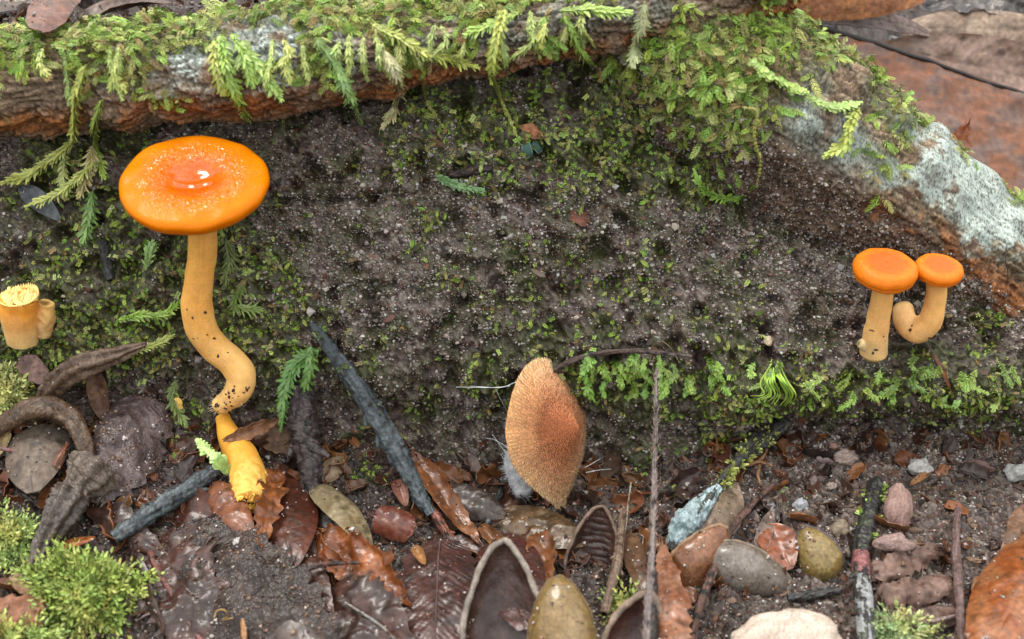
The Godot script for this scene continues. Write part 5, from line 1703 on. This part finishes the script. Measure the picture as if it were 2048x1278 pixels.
	leaf("wet_leaf", "smooth maroon wet leaf behind the rimmed open pod", [1000, 1070, 36], [1050, 1260, 50], 130, {"roll": 0, "curl": -0.4, "wrinkle": 1.5, "c": Color(0.1, 0.035, 0.03), "c2": Color(0.08, 0.045, 0.042)})
	leaf("curled_leaf", "amber brown curled leaf between the maroon leaf and the ribbed pod", [1080, 1068, 44], [1096, 1165, 56], 72, {"roll": 10, "curl": 1.0, "torn": 0.4, "wrinkle": 3.5, "c": Color(0.22, 0.09, 0.035), "c2": Color(0.4, 0.21, 0.1)})
	leaf("wet_leaf", "dark wet leaf lying under the crumpled orange leaf at the bottom", [640, 1190, 30], [830, 1320, 40], 170, {"curl": 0.3, "torn": 0.3, "wrinkle": 3.0, "c": dark, "c2": dark2})
	leaf("wet_leaf", "small bright ochre curl beside the dark plum leaf's top", [828, 1094, 52], [850, 1128, 56], 22, {"curl": 1.1, "c": Color(0.3, 0.15, 0.05), "c2": Color(0.44, 0.24, 0.09)})
	leaf("torn_leaf", "flaky orange pink torn leaf spike at the foot of the tall twig", [1326, 1088, 60], [1352, 1320, 92], 92, {"roll": 5, "curl": -0.9, "torn": 0.45, "wrinkle": 2.5, "c": Color(0.34, 0.15, 0.085), "c2": Color(0.45, 0.26, 0.18), "shape": 1.5})
	leaf("fallen_leaf", "dull brown leaf standing behind the orange pod at right", [1418, 1075, 14], [1468, 960, 24], 92, {"curl": -0.4, "c": Color(0.2, 0.14, 0.09), "c2": Color(0.3, 0.22, 0.16), "dull": true})
	leaf("fallen_leaf", "terracotta leaf wedge between the grey husk and the ochre husk", [1536, 1050, 30], [1580, 1140, 36], 76, {"curl": 0.4, "c": Color(0.3, 0.11, 0.06), "c2": Color(0.4, 0.17, 0.1)})
	leaf("fallen_leaf", "thin grey brown leaf curl above the terracotta wedge", [1515, 1110, 34], [1545, 1020, 40], 34, {"curl": 0.9, "c": Color(0.22, 0.16, 0.13), "c2": Color(0.34, 0.27, 0.22), "dull": true})
	leaf("large_leaf", "glossy folded orange brown leaf at the lower right corner", [2130, 1060, 60], [1960, 1330, 110], 190, {"roll": 20, "curl": -0.8, "arch": 0.05, "wrinkle": 1.6, "c": Color(0.36, 0.12, 0.035), "c2": Color(0.42, 0.19, 0.08), "thick": 4.0, "veins": 0.4})
	leaf("fallen_leaf", "small orange leaf scrap behind the glossy lower right leaf", [1950, 1190, 20], [2010, 1140, 24], 54, {"curl": 0.3, "torn": 0.3, "c": Color(0.38, 0.17, 0.08), "c2": Color(0.46, 0.23, 0.12), "dull": true})
	leaf("fallen_leaf", "little bright rust leaf tip under the glossy lower right leaf", [1952, 1240, 50], [1975, 1285, 60], 40, {"curl": 0.6, "c": Color(0.4, 0.11, 0.03), "c2": Color(0.5, 0.17, 0.05)})
	leaf("bark_flake", "frayed brown bark strip at the right edge above the glossy leaf", [2052, 1010, 30], [2005, 1120, 36], 44, {"curl": -0.9, "torn": 0.4, "wrinkle": 3.0, "c": Color(0.16, 0.09, 0.055), "c2": Color(0.36, 0.18, 0.09), "dull": true, "cat": "bark"})
	leaf("leaf_scrap", "red brown flat scrap in the soil under the right ledge", [1930, 930, 10], [1990, 940, 12], 26, {"curl": 0.4, "c": Color(0.13, 0.05, 0.04), "c2": Color(0.2, 0.08, 0.06)})
	leaf("leaf_scrap", "orange brown sliver beside the white pebble in the soil", [1820, 970, 10], [1868, 938, 12], 13, {"curl": 0.6, "c": Color(0.36, 0.17, 0.07), "c2": Color(0.45, 0.24, 0.11), "dull": true})
	# more of the dark layered litter
	leaf("wet_leaf", "long dark brown leaf slanting under the blue grey stick toward the moss cushion", [176, 1000, 20], [330, 1110, 26], 74, {"curl": -0.5, "torn": 0.3, "c": dark, "c2": Color(0.1, 0.05, 0.035)})
	leaf("wet_leaf", "narrow black brown leaf standing on edge left of the dark red thin twig", [262, 1090, 30], [330, 1270, 36], 46, {"roll": 40, "curl": -0.9, "torn": 0.2, "c": Color(0.045, 0.025, 0.02), "c2": Color(0.09, 0.05, 0.04)})
	leaf("wet_leaf", "grey brown smooth leaf fold with a bluish sheen on the dark peeling leaf", [548, 1140, 60], [628, 1320, 66], 96, {"roll": -8, "curl": -0.7, "arch": 0.04, "wrinkle": 1.2, "c": Color(0.09, 0.07, 0.065), "c2": Color(0.13, 0.105, 0.1), "veins": 0.1, "blunt": 0.3})
	leaf("wet_leaf", "dark red brown leaf lying between the rounded wet leaf and the crumpled orange leaf", [590, 1090, 40], [660, 1230, 46], 70, {"roll": 10, "curl": -0.7, "torn": 0.25, "c": Color(0.08, 0.035, 0.025), "c2": Color(0.14, 0.06, 0.04)})
	leaf("wet_leaf", "brown leaf sticking out from under the ochre husk strip on its right", [690, 1090, 36], [760, 1120, 44], 54, {"curl": 0.6, "torn": 0.3, "c": Color(0.15, 0.075, 0.04), "c2": Color(0.26, 0.15, 0.08)})
	leaf("wet_leaf", "black brown leaf end showing below the long narrow rust leaf", [900, 1080, 36], [980, 1110, 40], 50, {"curl": -0.7, "c": dark, "c2": dark2})
	leaf("wet_leaf", "brown wet leaf lying flat behind the stalk of the dried calyx", [160, 1010, 16], [250, 950, 20], 76, {"curl": -0.4, "torn": 0.4, "c": Color(0.08, 0.045, 0.035), "c2": Color(0.13, 0.07, 0.05)})
	leaf("wet_leaf", "dark leaf half hidden behind the split dark stick's foot", [640, 1010, 10], [690, 1090, 20], 80, {"curl": 0.4, "c": Color(0.04, 0.025, 0.022), "c2": Color(0.08, 0.05, 0.04)})
	leaf("curled_leaf", "thin amber leaf roll left of the olive brown wet leaf", [958, 1050, 44], [1030, 1120, 48], 36, {"curl": 1.2, "torn": 0.3, "c": Color(0.2, 0.09, 0.035), "c2": Color(0.32, 0.16, 0.07)})
	leaf("curled_leaf", "brown leaf curl wedged between the ribbed pod and the tall twig", [1250, 1060, 40], [1285, 1190, 50], 52, {"curl": 1.0, "torn": 0.25, "c": Color(0.14, 0.08, 0.05), "c2": Color(0.22, 0.14, 0.09)})
	# rotten wood
	for q in [[1740, 1150, 1880, 1100, 60, "upper flat slab of red brown rotten wood at the lower right"], [1752, 1200, 1910, 1165, 66, "middle splintered slab of red brown rotten wood at the lower right"], [1765, 1245, 1925, 1232, 50, "lowest strip of red brown rotten wood at the lower right"]]:
		leaf("rotten_wood", q[5], [q[0], q[1], 16], [q[2], q[3], 20], q[4], {"curl": -0.5, "torn": 0.5, "wrinkle": 5.0, "c": Color(0.15, 0.085, 0.065), "c2": Color(0.26, 0.16, 0.125), "dull": true, "thick": 14.0, "blunt": 0.7, "veins": 0.0, "cat": "wood"}, "pieces of rotten wood")
	leaf("rotten_wood", "orange crumbling bark chunk under moss in the lower left corner", [-30, 1240, 40], [90, 1225, 50], 90, {"curl": -0.6, "torn": 0.3, "wrinkle": 4.0, "c": Color(0.3, 0.12, 0.06), "c2": Color(0.42, 0.2, 0.11), "dull": true, "thick": 14.0, "blunt": 0.6, "cat": "wood"})
	leaf("rotten_wood", "ridged tan bark chip beside the moss at the lower left", [20, 1150, 40], [90, 1190, 44], 40, {"curl": -0.6, "torn": 0.2, "wrinkle": 3.0, "c": Color(0.26, 0.14, 0.07), "c2": Color(0.42, 0.26, 0.14), "dull": true, "thick": 8.0, "cat": "wood"})
	# husks
	husk("open dark seed husk with a thick pale rim at the bottom middle", [1010, 1275, 54], 92, -10, 330, 152, 46, true, Color(0.06, 0.028, 0.02), Color(0.11, 0.06, 0.05), Color(0.34, 0.29, 0.24), {"rim": 5.5, "inner": Color(0.9, 0.9, 0.9)})
	husk("ochre egg shaped seed husk beside the pale rimmed husk", [1126, 1276, 52], 95, -10, 210, 116, 50, false, Color(0.25, 0.155, 0.05), Color(0.34, 0.23, 0.1), Color(0.2, 0.13, 0.06), {"rim": 3.0, "tip": 0.95})
	husk("dark ribbed open seed husk behind the ochre egg husk", [1188, 1118, 32], 82, -8, 200, 104, 34, true, Color(0.05, 0.025, 0.018), Color(0.09, 0.045, 0.035), Color(0.2, 0.135, 0.1), {"ribs": 2.0, "rim": 3.5, "inner": Color(1, 1, 1)})
	husk("red brown husk with a tan rim cut off by the bottom edge", [1270, 1275, 48], 70, -10, 160, 100, 34, true, Color(0.09, 0.035, 0.025), Color(0.14, 0.055, 0.04), Color(0.3, 0.22, 0.16), {"rim": 6.0})
	husk("shiny orange brown seed husk leaning against the lichen crusted root end", [1398, 1112, 34], 50, 5, 150, 96, 40, false, Color(0.2, 0.075, 0.03), Color(0.3, 0.13, 0.06), Color(0.36, 0.22, 0.13), {"rim": 3.5, "roll": 34})
	husk("grey brown seed husk lying on the soil right of the orange husk", [1500, 1142, 26], -24, 0, 176, 92, 44, false, Color(0.19, 0.155, 0.125), Color(0.25, 0.21, 0.18), Color(0.23, 0.18, 0.13), {"rim": 3.5, "roll": 30})
	husk("ochre hooded seed husk with a dark notch right of the grey husk", [1634, 1106, 18], 118, 0, 112, 82, 44, false, Color(0.24, 0.16, 0.05), Color(0.34, 0.24, 0.09), Color(0.12, 0.1, 0.1), {"rim": 3.0, "roll": -25})
	# stones
	stone("cream flat stone cut off by the bottom edge at right", 1572, 1296, 44, 96, 64, Color(0.74, 0.6, 0.49), "", "stone")
	stone("pale pink pebble, largest of the group above the twigs at right", 1692, 915, 10, 21, 17, Color(0.42, 0.32, 0.27))
	stone("mauve pebble left of the pale pink pebble", 1652, 917, 8, 17, 13, Color(0.28, 0.2, 0.2))
	stone("white pebble beside the orange brown sliver", 1840, 933, 10, 24, 18, Color(0.55, 0.53, 0.5))
	stone("small tan pebble under the pale pink pebble", 1662, 972, 6, 11, 8, Color(0.42, 0.33, 0.27))
	stone("small brownish pebble below the mauve pebble", 1628, 962, 6, 10, 11, Color(0.25, 0.19, 0.17))
	stone("little orange tinted pebble above the mauve pebble", 1668, 892, 6, 10, 7, Color(0.4, 0.24, 0.18))
	stone("upright smooth pink stone beside the mossy black stick", 1798, 1020, 16, 26, 44, Color(0.4, 0.25, 0.21), "", "stone")
	stone("wedge of pink stone below the upright pink stone", 1788, 1086, 16, 34, 17, Color(0.36, 0.24, 0.21), "", "stone")
	stone("grey white pebble cluster at the right edge under the ledge", 2036, 945, 10, 26, 18, Color(0.4, 0.4, 0.38))
	stone("white quartz chip on the soil behind the ochre hooded husk", 1602, 1012, 8, 14, 16, Color(0.45, 0.46, 0.5))
	stone("brown knobbly pebble right of the ochre hooded husk", 1682, 1060, 10, 20, 17, Color(0.26, 0.2, 0.14))
	stone("white grit crumb above the dark plum plate at left", 208, 888, 30, 11, 9, Color(0.6, 0.58, 0.56), "white grit crumbs at the left")
	stone("smaller white grit crumb left of the dark plum plate", 190, 892, 30, 8, 7, Color(0.55, 0.52, 0.52), "white grit crumbs at the left")
	stone("white wedge shaped grit crumb below the rusty leaf flaps", 476, 1090, 60, 11, 13, Color(0.6, 0.55, 0.52), "white grit crumbs at the left")
	stone("tiny cream pebble on the ledge beside the curled green tuft", 1536, 682, 10, 9, 9, Color(0.75, 0.6, 0.42))

# ---------------------------------------------------------------- single moss fronds
# leaves in two ranks along a stalk laid over the surface
func frond(called: String, label: String, line: Array, leaf_l: float, leaf_w: float, col: Color, o := {}, group := "single moss fronds hanging from the root") -> void:
	var pts := path(line)
	var long := 0.0
	for j in pts.size() - 1: long += pts[j].distance_to(pts[j + 1])
	var t := thing(called, label, "moss", pts[0], group)
	var g := Geo.new()
	var r: float = o.get("stalk", 1.6)
	tube(g, pts, [r * 1.3, r, r * 0.6], clampi(int(long / 5.0), 10, 60), 7, rough_bump(0.2, 0.2), flat_look(o.get("stalk_c", col * 0.6)))
	part("stalk", g, M.moss_stem, t)
	var g2 := Geo.new()
	var gap: float = o.get("gap", 5.0)
	var n := int(long / gap)
	var from: float = o.get("from", 0.0)
	var angle: float = o.get("angle", 0.85)
	for k in n:
		var f := (k + 0.5) / n
		if f < from: continue
		var c := curve(pts, f)
		var tan := (curve(pts, f + 0.03) - curve(pts, f - 0.03)).normalized()
		var nn := (-cam_f * 0.8 + Vector3.UP * 0.5)
		nn = (nn - tan * nn.dot(tan)).normalized().rotated(tan, o.get("roll", 0.0) + rng.randf_range(-0.25, 0.25))
		var side := tan.cross(nn)
		var size := leaf_l * 0.95 * rng.randf_range(0.65, 1.25) * lerpf(0.75, 1.0, smoothstep(0.0, 0.3, f)) * lerpf(1.0, 0.55, smoothstep(0.75, 1.0, f))
		for s in [-1.0, 1.0, -0.45, 0.45]:
			var a: float = s * (angle + rng.randf_range(-0.3, 0.2)) * lerpf(1.0, 0.5, smoothstep(0.8, 1.0, f))
			var d := (tan * cos(a) + side * sin(a) + nn * (rng.randf_range(-0.1, 0.3) if absf(s) > 0.9 else rng.randf_range(0.35, 0.75))).normalized()
			var nb := (nn - d * nn.dot(d)).normalized()
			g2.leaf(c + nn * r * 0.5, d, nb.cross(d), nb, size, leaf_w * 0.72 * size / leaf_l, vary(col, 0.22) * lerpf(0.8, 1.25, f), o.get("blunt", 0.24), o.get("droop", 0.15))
		if k % 2 == 0:
			var d2 := (tan * 0.8 + nn * 0.35 + side * rng.randf_range(-0.5, 0.5)).normalized()
			var nb2 := (nn - d2 * nn.dot(d2)).normalized()
			g2.leaf(c + nn * r, d2, nb2.cross(d2), nb2, size * 0.75, leaf_w * 0.8, vary(col, 0.25), o.get("blunt", 0.24), 0.2)
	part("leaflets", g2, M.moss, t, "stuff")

func build_fronds() -> void:
	var bright := Color(0.25, 0.38, 0.07)
	var fresh := Color(0.3, 0.42, 0.1)
	var yellow := Color(0.34, 0.38, 0.08)
	var cream := Color(0.42, 0.39, 0.2)
	var bluish := Color(0.25, 0.38, 0.12)
	var deep := Color(0.1, 0.19, 0.05)
	frond("moss_frond", "longest bright feather frond of the cluster above the big orange cap", [[440, 70, 26], [452, 130, 22], [472, 190, 18], [497, 244, 14]], 22, 8, bright)
	frond("moss_frond", "left feather frond of the cluster above the big orange cap", [[428, 80, 24], [432, 130, 20], [448, 188, 14]], 21, 8, yellow)
	frond("moss_frond", "right feather frond of the cluster above the big orange cap", [[480, 80, 26], [522, 140, 20], [560, 196, 12]], 21, 8, fresh)
	frond("moss_frond", "middle short feather frond of the cluster above the big orange cap", [[462, 66, 30], [492, 120, 24], [505, 170, 16]], 20, 8, bright)
	frond("moss_frond", "long bright frond hanging alone right of the cluster above the big cap", [[632, 76, 26], [668, 125, 22], [694, 185, 16], [722, 250, 18]], 21, 8.5, bluish)
	frond("moss_frond", "cream tinted tufted frond right of the long bright frond", [[768, 100, 22], [790, 150, 24], [796, 205, 26], [768, 252, 26]], 24, 7, cream, {"gap": 4.0, "angle": 0.6})
	frond("moss_frond", "yellow frond trailing right along the bark from the cream tufted frond", [[742, 48, 22], [800, 78, 20], [850, 108, 16], [905, 120, 14], [955, 136, 14]], 20, 7, yellow)
	frond("moss_frond", "thick yellow green frond crossing the bark to the thread stem", [[1010, 18, 20], [998, 60, 20], [988, 105, 18], [984, 160, 18]], 21, 9, Color(0.37, 0.42, 0.09), {"gap": 4.4})
	frond("moss_thread", "long bare green moss thread running down to the blue green lobe", [[984, 150, 18], [1002, 200, 20], [1020, 240, 18], [1040, 290, 14]], 9, 4, Color(0.25, 0.28, 0.06), {"stalk": 3.2, "gap": 7.0, "angle": 0.4})
	frond("moss_frond", "pale frond pointing left over the grey bark at the top", [[1040, 24, 20], [990, 48, 18], [935, 68, 16]], 20, 8, fresh)
	frond("moss_frond", "bright frond hanging straight down over the rust bark at top middle", [[1126, 28, 20], [1146, 70, 16], [1162, 108, 16], [1188, 134, 18]], 19, 8, bright)
	frond("moss_frond", "bright frond lying level across the bark at top middle", [[1120, 22, 24], [1165, 20, 24], [1210, 24, 22], [1256, 26, 20]], 20, 8, fresh)
	frond("moss_frond", "pale silvery frond hanging beside the level bright frond", [[1290, 4, 26], [1284, 50, 24], [1272, 95, 22], [1266, 132, 18]], 20, 7, Color(0.44, 0.47, 0.24))
	frond("moss_thread", "thin drooping moss thread between the cream frond and the thread stem", [[822, 96, 20], [842, 140, 20], [852, 200, 18], [884, 252, 12]], 9, 3.5, Color(0.22, 0.22, 0.06), {"stalk": 2.4, "gap": 8.0, "angle": 0.5})
	frond("moss_frond", "curved frond sweeping left to the edge under the root", [[150, 282, 24], [105, 318, 30], [60, 348, 34], [2, 368, 34]], 20, 7, Color(0.32, 0.35, 0.09), {"gap": 4.0})
	frond("moss_frond", "curved frond sweeping left below the first one under the root", [[196, 318, 24], [158, 356, 30], [112, 390, 34], [55, 412, 34]], 18, 6.5, Color(0.36, 0.39, 0.11))
	frond("moss_frond", "short frond hanging down between the two left sweeping fronds", [[130, 306, 24], [126, 350, 26], [132, 395, 24]], 18, 7, Color(0.27, 0.3, 0.09))
	frond("moss_frond", "brownish frond hanging right of the left sweeping fronds", [[186, 290, 24], [178, 340, 28], [160, 392, 26]], 20, 7, Color(0.34, 0.29, 0.12))
	frond("moss_frond", "long hanging frond over the bark at the left of the pale bare patch", [[172, 130, 26], [152, 190, 24], [150, 240, 22], [146, 290, 24]], 21, 8, yellow)
	frond("moss_frond", "bushy frond falling from the bark toward the big cap's left side", [[205, 200, 22], [192, 250, 26], [196, 300, 26], [206, 352, 20]], 21, 8, Color(0.3, 0.38, 0.08))
	frond("moss_frond", "dark frond left of the big cap pointing down", [[186, 380, 20], [180, 430, 24], [166, 480, 22]], 22, 8, Color(0.14, 0.24, 0.06))
	frond("moss_frond", "round leaved bright frond chain crossing the sloping root", [[1500, 120, 22], [1538, 152, 22], [1575, 172, 20], [1614, 186, 18]], 13, 11, fresh, {"blunt": 0.4, "gap": 5.0, "angle": 1.1})
	frond("moss_frond", "lower round leaved chain continuing along the sloping root", [[1610, 190, 16], [1650, 212, 16], [1690, 214, 14], [1722, 206, 12]], 13, 10, Color(0.3, 0.42, 0.12), {"blunt": 0.4, "gap": 5.0, "angle": 1.1})
	frond("moss_frond", "yellow leafy frond spilling down the middle of the sloping root", [[1716, 215, 16], [1700, 250, 18], [1688, 290, 16], [1652, 312, 12]], 18, 9, Color(0.36, 0.42, 0.09), {"blunt": 0.34})
	frond("moss_thread", "thin hooked moss thread hanging on the sloping root's left side", [[1485, 215, 16], [1512, 225, 18], [1508, 275, 16], [1520, 325, 14], [1512, 375, 16]], 8, 3.5, Color(0.3, 0.3, 0.07), {"stalk": 2.2, "gap": 7.0})
	frond("moss_frond", "curled leafy end of the hooked thread on the bank", [[1512, 372, 18], [1480, 396, 18], [1430, 394, 18], [1402, 372, 16], [1388, 340, 14]], 14, 6, Color(0.2, 0.34, 0.06))
	frond("moss_frond", "small bluish green frond on the bank right of the big cap", [[872, 352, 12], [900, 366, 14], [932, 376, 14], [968, 382, 12]], 15, 8, Color(0.14, 0.24, 0.1))
	frond("moss_frond", "curled frond reaching the left side of the bent orange stem", [[236, 640, 22], [280, 632, 30], [325, 630, 34], [364, 602, 34]], 16, 6, Color(0.2, 0.32, 0.05))
	frond("moss_frond", "thin yellowish frond pointing at the bend of the orange stem", [[248, 706, 26], [296, 696, 32], [346, 672, 32]], 14, 5, Color(0.26, 0.3, 0.07))
	frond("moss_frond", "upright small frond left of the bent stem's upper half", [[292, 540, 16], [298, 510, 20], [306, 488, 20]], 18, 8, Color(0.2, 0.32, 0.1))
	frond("moss_frond", "bushy dark frond draped over the top of the split dark stick", [[640, 700, 30], [600, 720, 44], [572, 770, 46], [562, 860, 36]], 24, 9, Color(0.1, 0.2, 0.05), {"gap": 4.2})
	frond("moss_frond", "second dark frond beside the split stick's top", [[622, 690, 24], [618, 740, 40], [606, 790, 46]], 22, 9, Color(0.13, 0.24, 0.06), {"gap": 4.4})
	frond("moss_sprig", "bright pale green moss sprig perched on the tip of the blue grey stick", [[462, 946, 60], [440, 924, 64], [416, 902, 64], [396, 882, 62]], 16, 13, Color(0.36, 0.52, 0.17), {"blunt": 0.42, "gap": 4.0, "angle": 0.9, "stalk": 3.0})
	frond("moss_frond", "fan of moss below the bent stem's lower curve on the left", [[352, 760, 20], [346, 800, 26], [372, 850, 24]], 20, 7, Color(0.12, 0.17, 0.04), {"gap": 4.4})
	frond("moss_frond", "fluffy olive frond right of the big mushroom stem", [[452, 478, 14], [462, 520, 18], [452, 565, 16]], 26, 6, Color(0.12, 0.15, 0.04), {"gap": 4.0})
	frond("moss_frond", "curled green frond right of the stem's bend", [[490, 570, 14], [470, 610, 18], [520, 622, 16]], 20, 5, Color(0.14, 0.2, 0.05), {"gap": 4.2})
	# strands that nothing tells apart, hanging over the front of the root
	for k in 34:
		var px := rng.randf_range(10, 1230)
		if px > 250 and px < 430: continue
		var py := lerp_table([[0, 120], [300, 100], [600, 80], [850, 60], [1230, 30]], px) + rng.randf_range(-30, 30)
		var l := rng.randf_range(45, 105)
		frond("moss_strand", "pale feathery moss strand hanging from the carpet over the front of the root", [[px, py, 16], [px + rng.randf_range(-12, 12), py + l * 0.5, 18], [px + rng.randf_range(-30, 30), py + l, 14]], 15, 5.5, vary(Color(0.33, 0.4, 0.11), 0.3), {"angle": 0.7}, "moss strands over the front of the root")
	# shoots that nothing tells apart along the ledge below the twin mushrooms
	for k in 32:
		var px := rng.randf_range(1480, 2040)
		var py := 736.0 + rng.randf_range(-30, 70) + (20.0 if px > 1850 else 0.0)
		var l := rng.randf_range(18, 48)
		frond("ledge_moss", "small dark green moss shoot hanging from the ledge below the twin mushrooms", [[px, py, 10], [px + rng.randf_range(-14, 14), py + l * 0.5, 20], [px + rng.randf_range(-30, 30), py + l, 14]], 10, 4.8, vary(Color(0.19, 0.28, 0.06), 0.4), {"blunt": 0.34, "gap": 4.4}, "moss shoots along the ledge")
	for k in 40:
		var px := rng.randf_range(1170, 1450)
		var py := 715.0 + rng.randf_range(-15, 50)
		var l := rng.randf_range(24, 48)
		frond("bank_moss", "short leafy green moss shoot under the bowed dark twig on the bank", [[px, py, 6], [px + rng.randf_range(-8, 8), py + l * 0.5, 12], [px + rng.randf_range(-14, 14), py + l, 10]], 11, 6, vary(Color(0.18, 0.29, 0.05), 0.4), {"blunt": 0.36, "gap": 4.2}, "moss shoots under the bowed twig")
	curled_tuft()
	cushion("round bright green moss cushion in the lower left corner", 168, 1200, 104, 108, Color(0.27, 0.36, 0.08), 8, 800)
	cushion("pale green moss cushion at the left edge above the bark chip", 20, 1090, 66, 60, Color(0.32, 0.42, 0.13), 6, 330)
	cushion("low moss cushion in the bottom left corner over the bark chunk", 20, 1285, 90, 34, Color(0.32, 0.42, 0.12), 12, 260)
	cushion("yellowish moss clump between the left edge husks", 14, 790, 54, 56, Color(0.4, 0.42, 0.16), 10, 260)
	cushion("small moss clump at the bottom right by the pale stick", 1800, 1262, 56, 26, Color(0.32, 0.42, 0.2), 16, 110)
	cushion("tiny moss clump beside the rimmed husk at the bottom", 1246, 1210, 26, 26, Color(0.26, 0.36, 0.1), 40, 45)
	lichen_lobe()

func curled_tuft() -> void:
	var base := W(1552, 706, 12)
	var t := thing("curled_moss_tuft", "bright green tuft of long curved moss blades hanging on the ledge", "moss", base)
	for k in 20:
		var f := rng.randf_range(-1.0, 1.0)
		var l := rng.randf_range(0.75, 1.05)
		var p0 := W(1548 + f * 8, 712 + rng.randf() * 40, 14)
		var p1 := W(1548 + f * 30, 756 + rng.randf() * 12, 30) + Vector3(0, 0, rng.randf_range(-6, 10))
		var p2 := W(1560 + f * 36, 784 + rng.randf() * 8, 36) + Vector3(0, 0, rng.randf_range(-6, 8))
		var p3 := W(1548 + f * 42 - 10.0 * absf(f), 802 + 14.0 * f * l + 8.0 * (1.0 - absf(f)), 34)
		var g := Geo.new()
		var c := vary(Color(0.3, 0.47, 0.07), 0.3)
		tube(g, PackedVector3Array([p0, p1, p2, p3]), [1.2, 1.9, 1.4, 0.3], 20, 6, rough_bump(0.2, 0.1), flat_look(c, 0.05, 0.15))
		part("blade", g, M.moss, t)

func cushion(label: String, px: float, py: float, rx: float, ry: float, col: Color, lift: float, n: int) -> void:
	var c := W(px, py, lift)
	var t := thing("moss_cushion", label, "moss", c)
	var core := Geo.new()
	var P := PackedVector3Array()
	var C := PackedColorArray()
	for y in 22:
		for x in 31:
			var a := TAU * (x % 30) / 30.0
			var b := PI * y / 21.0 - PI / 2
			var d := Vector3(cos(a) * cos(b), sin(b), sin(a) * cos(b))
			var fac := 0.55 * (1.0 + 0.75 * n3(d * 70.0 + c, 0.02))
			P.append(c + (cam_r * d.x * rx + cam_u * d.y * ry - cam_f * d.z * minf(rx, ry) * 0.6) * fac)
			C.append(Color(0.16, 0.2, 0.05))
	core.grid(P, 31, 22, C, true, true)
	part("mat", core, M.moss_stem, t)
	var g := Geo.new()
	for k in n:
		var d := Vector3(rng.randfn(), rng.randfn(), absf(rng.randfn())).normalized()
		var o := (cam_r * d.x * rx + cam_u * d.y * ry - cam_f * d.z * minf(rx, ry) * 0.6)
		var p := c + o * (rng.randf_range(0.5, 0.72) * (1.0 + 0.75 * n3(d * 70.0 + c, 0.02)))
		var dir := (o.normalized() + Vector3.UP * 0.35 + Vector3(rng.randfn(), rng.randfn(), rng.randfn()) * 0.45).normalized()
		var tint := vary(col.lerp(Color(0.45, 0.42, 0.12), clampf(n3(p, 0.03) * 1.2, 0.0, 0.7)), 0.3)
		var l := rng.randf_range(16, 44)
		for e in 8:
			var f := e / 7.0
			var a := TAU * e * 0.382 + k
			var bb := frame_of(dir)
			var outw := (bb.x * cos(a) + bb.z * sin(a))
			var ld := (outw + dir * lerpf(0.3, 1.1, f)).normalized()
			var ls := ld.cross(dir).normalized()
			g.leaf(p + dir * l * f, ld, ls, ld.cross(ls), rng.randf_range(8, 13), 5.0, tint, 0.3, 0.12)
	part("leaflets", g, M.moss, t, "stuff")

func lichen_lobe() -> void:
	var c := W(1064, 298, 10)
	var t := thing("lichen_lobe", "small blue green lichen lobe below the rust scrap on the bank", "lichen", c)
	for q in [[1052, 290, 1056, 316, 26], [1066, 284, 1084, 302, 24]]:
		var a := W(q[0], q[1], 8)
		var b := W(q[2], q[3], 18)
		var axis := (b - a).normalized()
		var n := (-cam_f + Vector3.UP * 0.3)
		n = (n - axis * n.dot(axis)).normalized()
		var side := axis.cross(n)
		var P := PackedVector3Array()
		var C := PackedColorArray()
		for y in 16:
			var f := y / 15.0
			var w: float = q[4] * 0.5 * sqrt(maxf(0.02, 1.0 - pow(f * 1.02 - 0.1, 4.0))) * lerpf(0.6, 1.0, f)
			for x in 14:
				var s := lerpf(-1.0, 1.0, x / 13.0)
				P.append(a + axis * (f * a.distance_to(b)) + side * s * w + n * (4.0 * sin(f * 3.0) - 5.0 * s * s + 0.5 * sin(s * 18.0)))
				var k := 0.8 + 0.2 * sin(s * 18.0)
				C.append(Color(0.1, 0.2, 0.17) * k if absf(s) < 0.85 and f < 0.9 else Color(0.4, 0.5, 0.45))
		var g := Geo.new()
		sheet(g, P, 14, 16, C, 2.0)
		part("lobe", g, M.lobe, t)
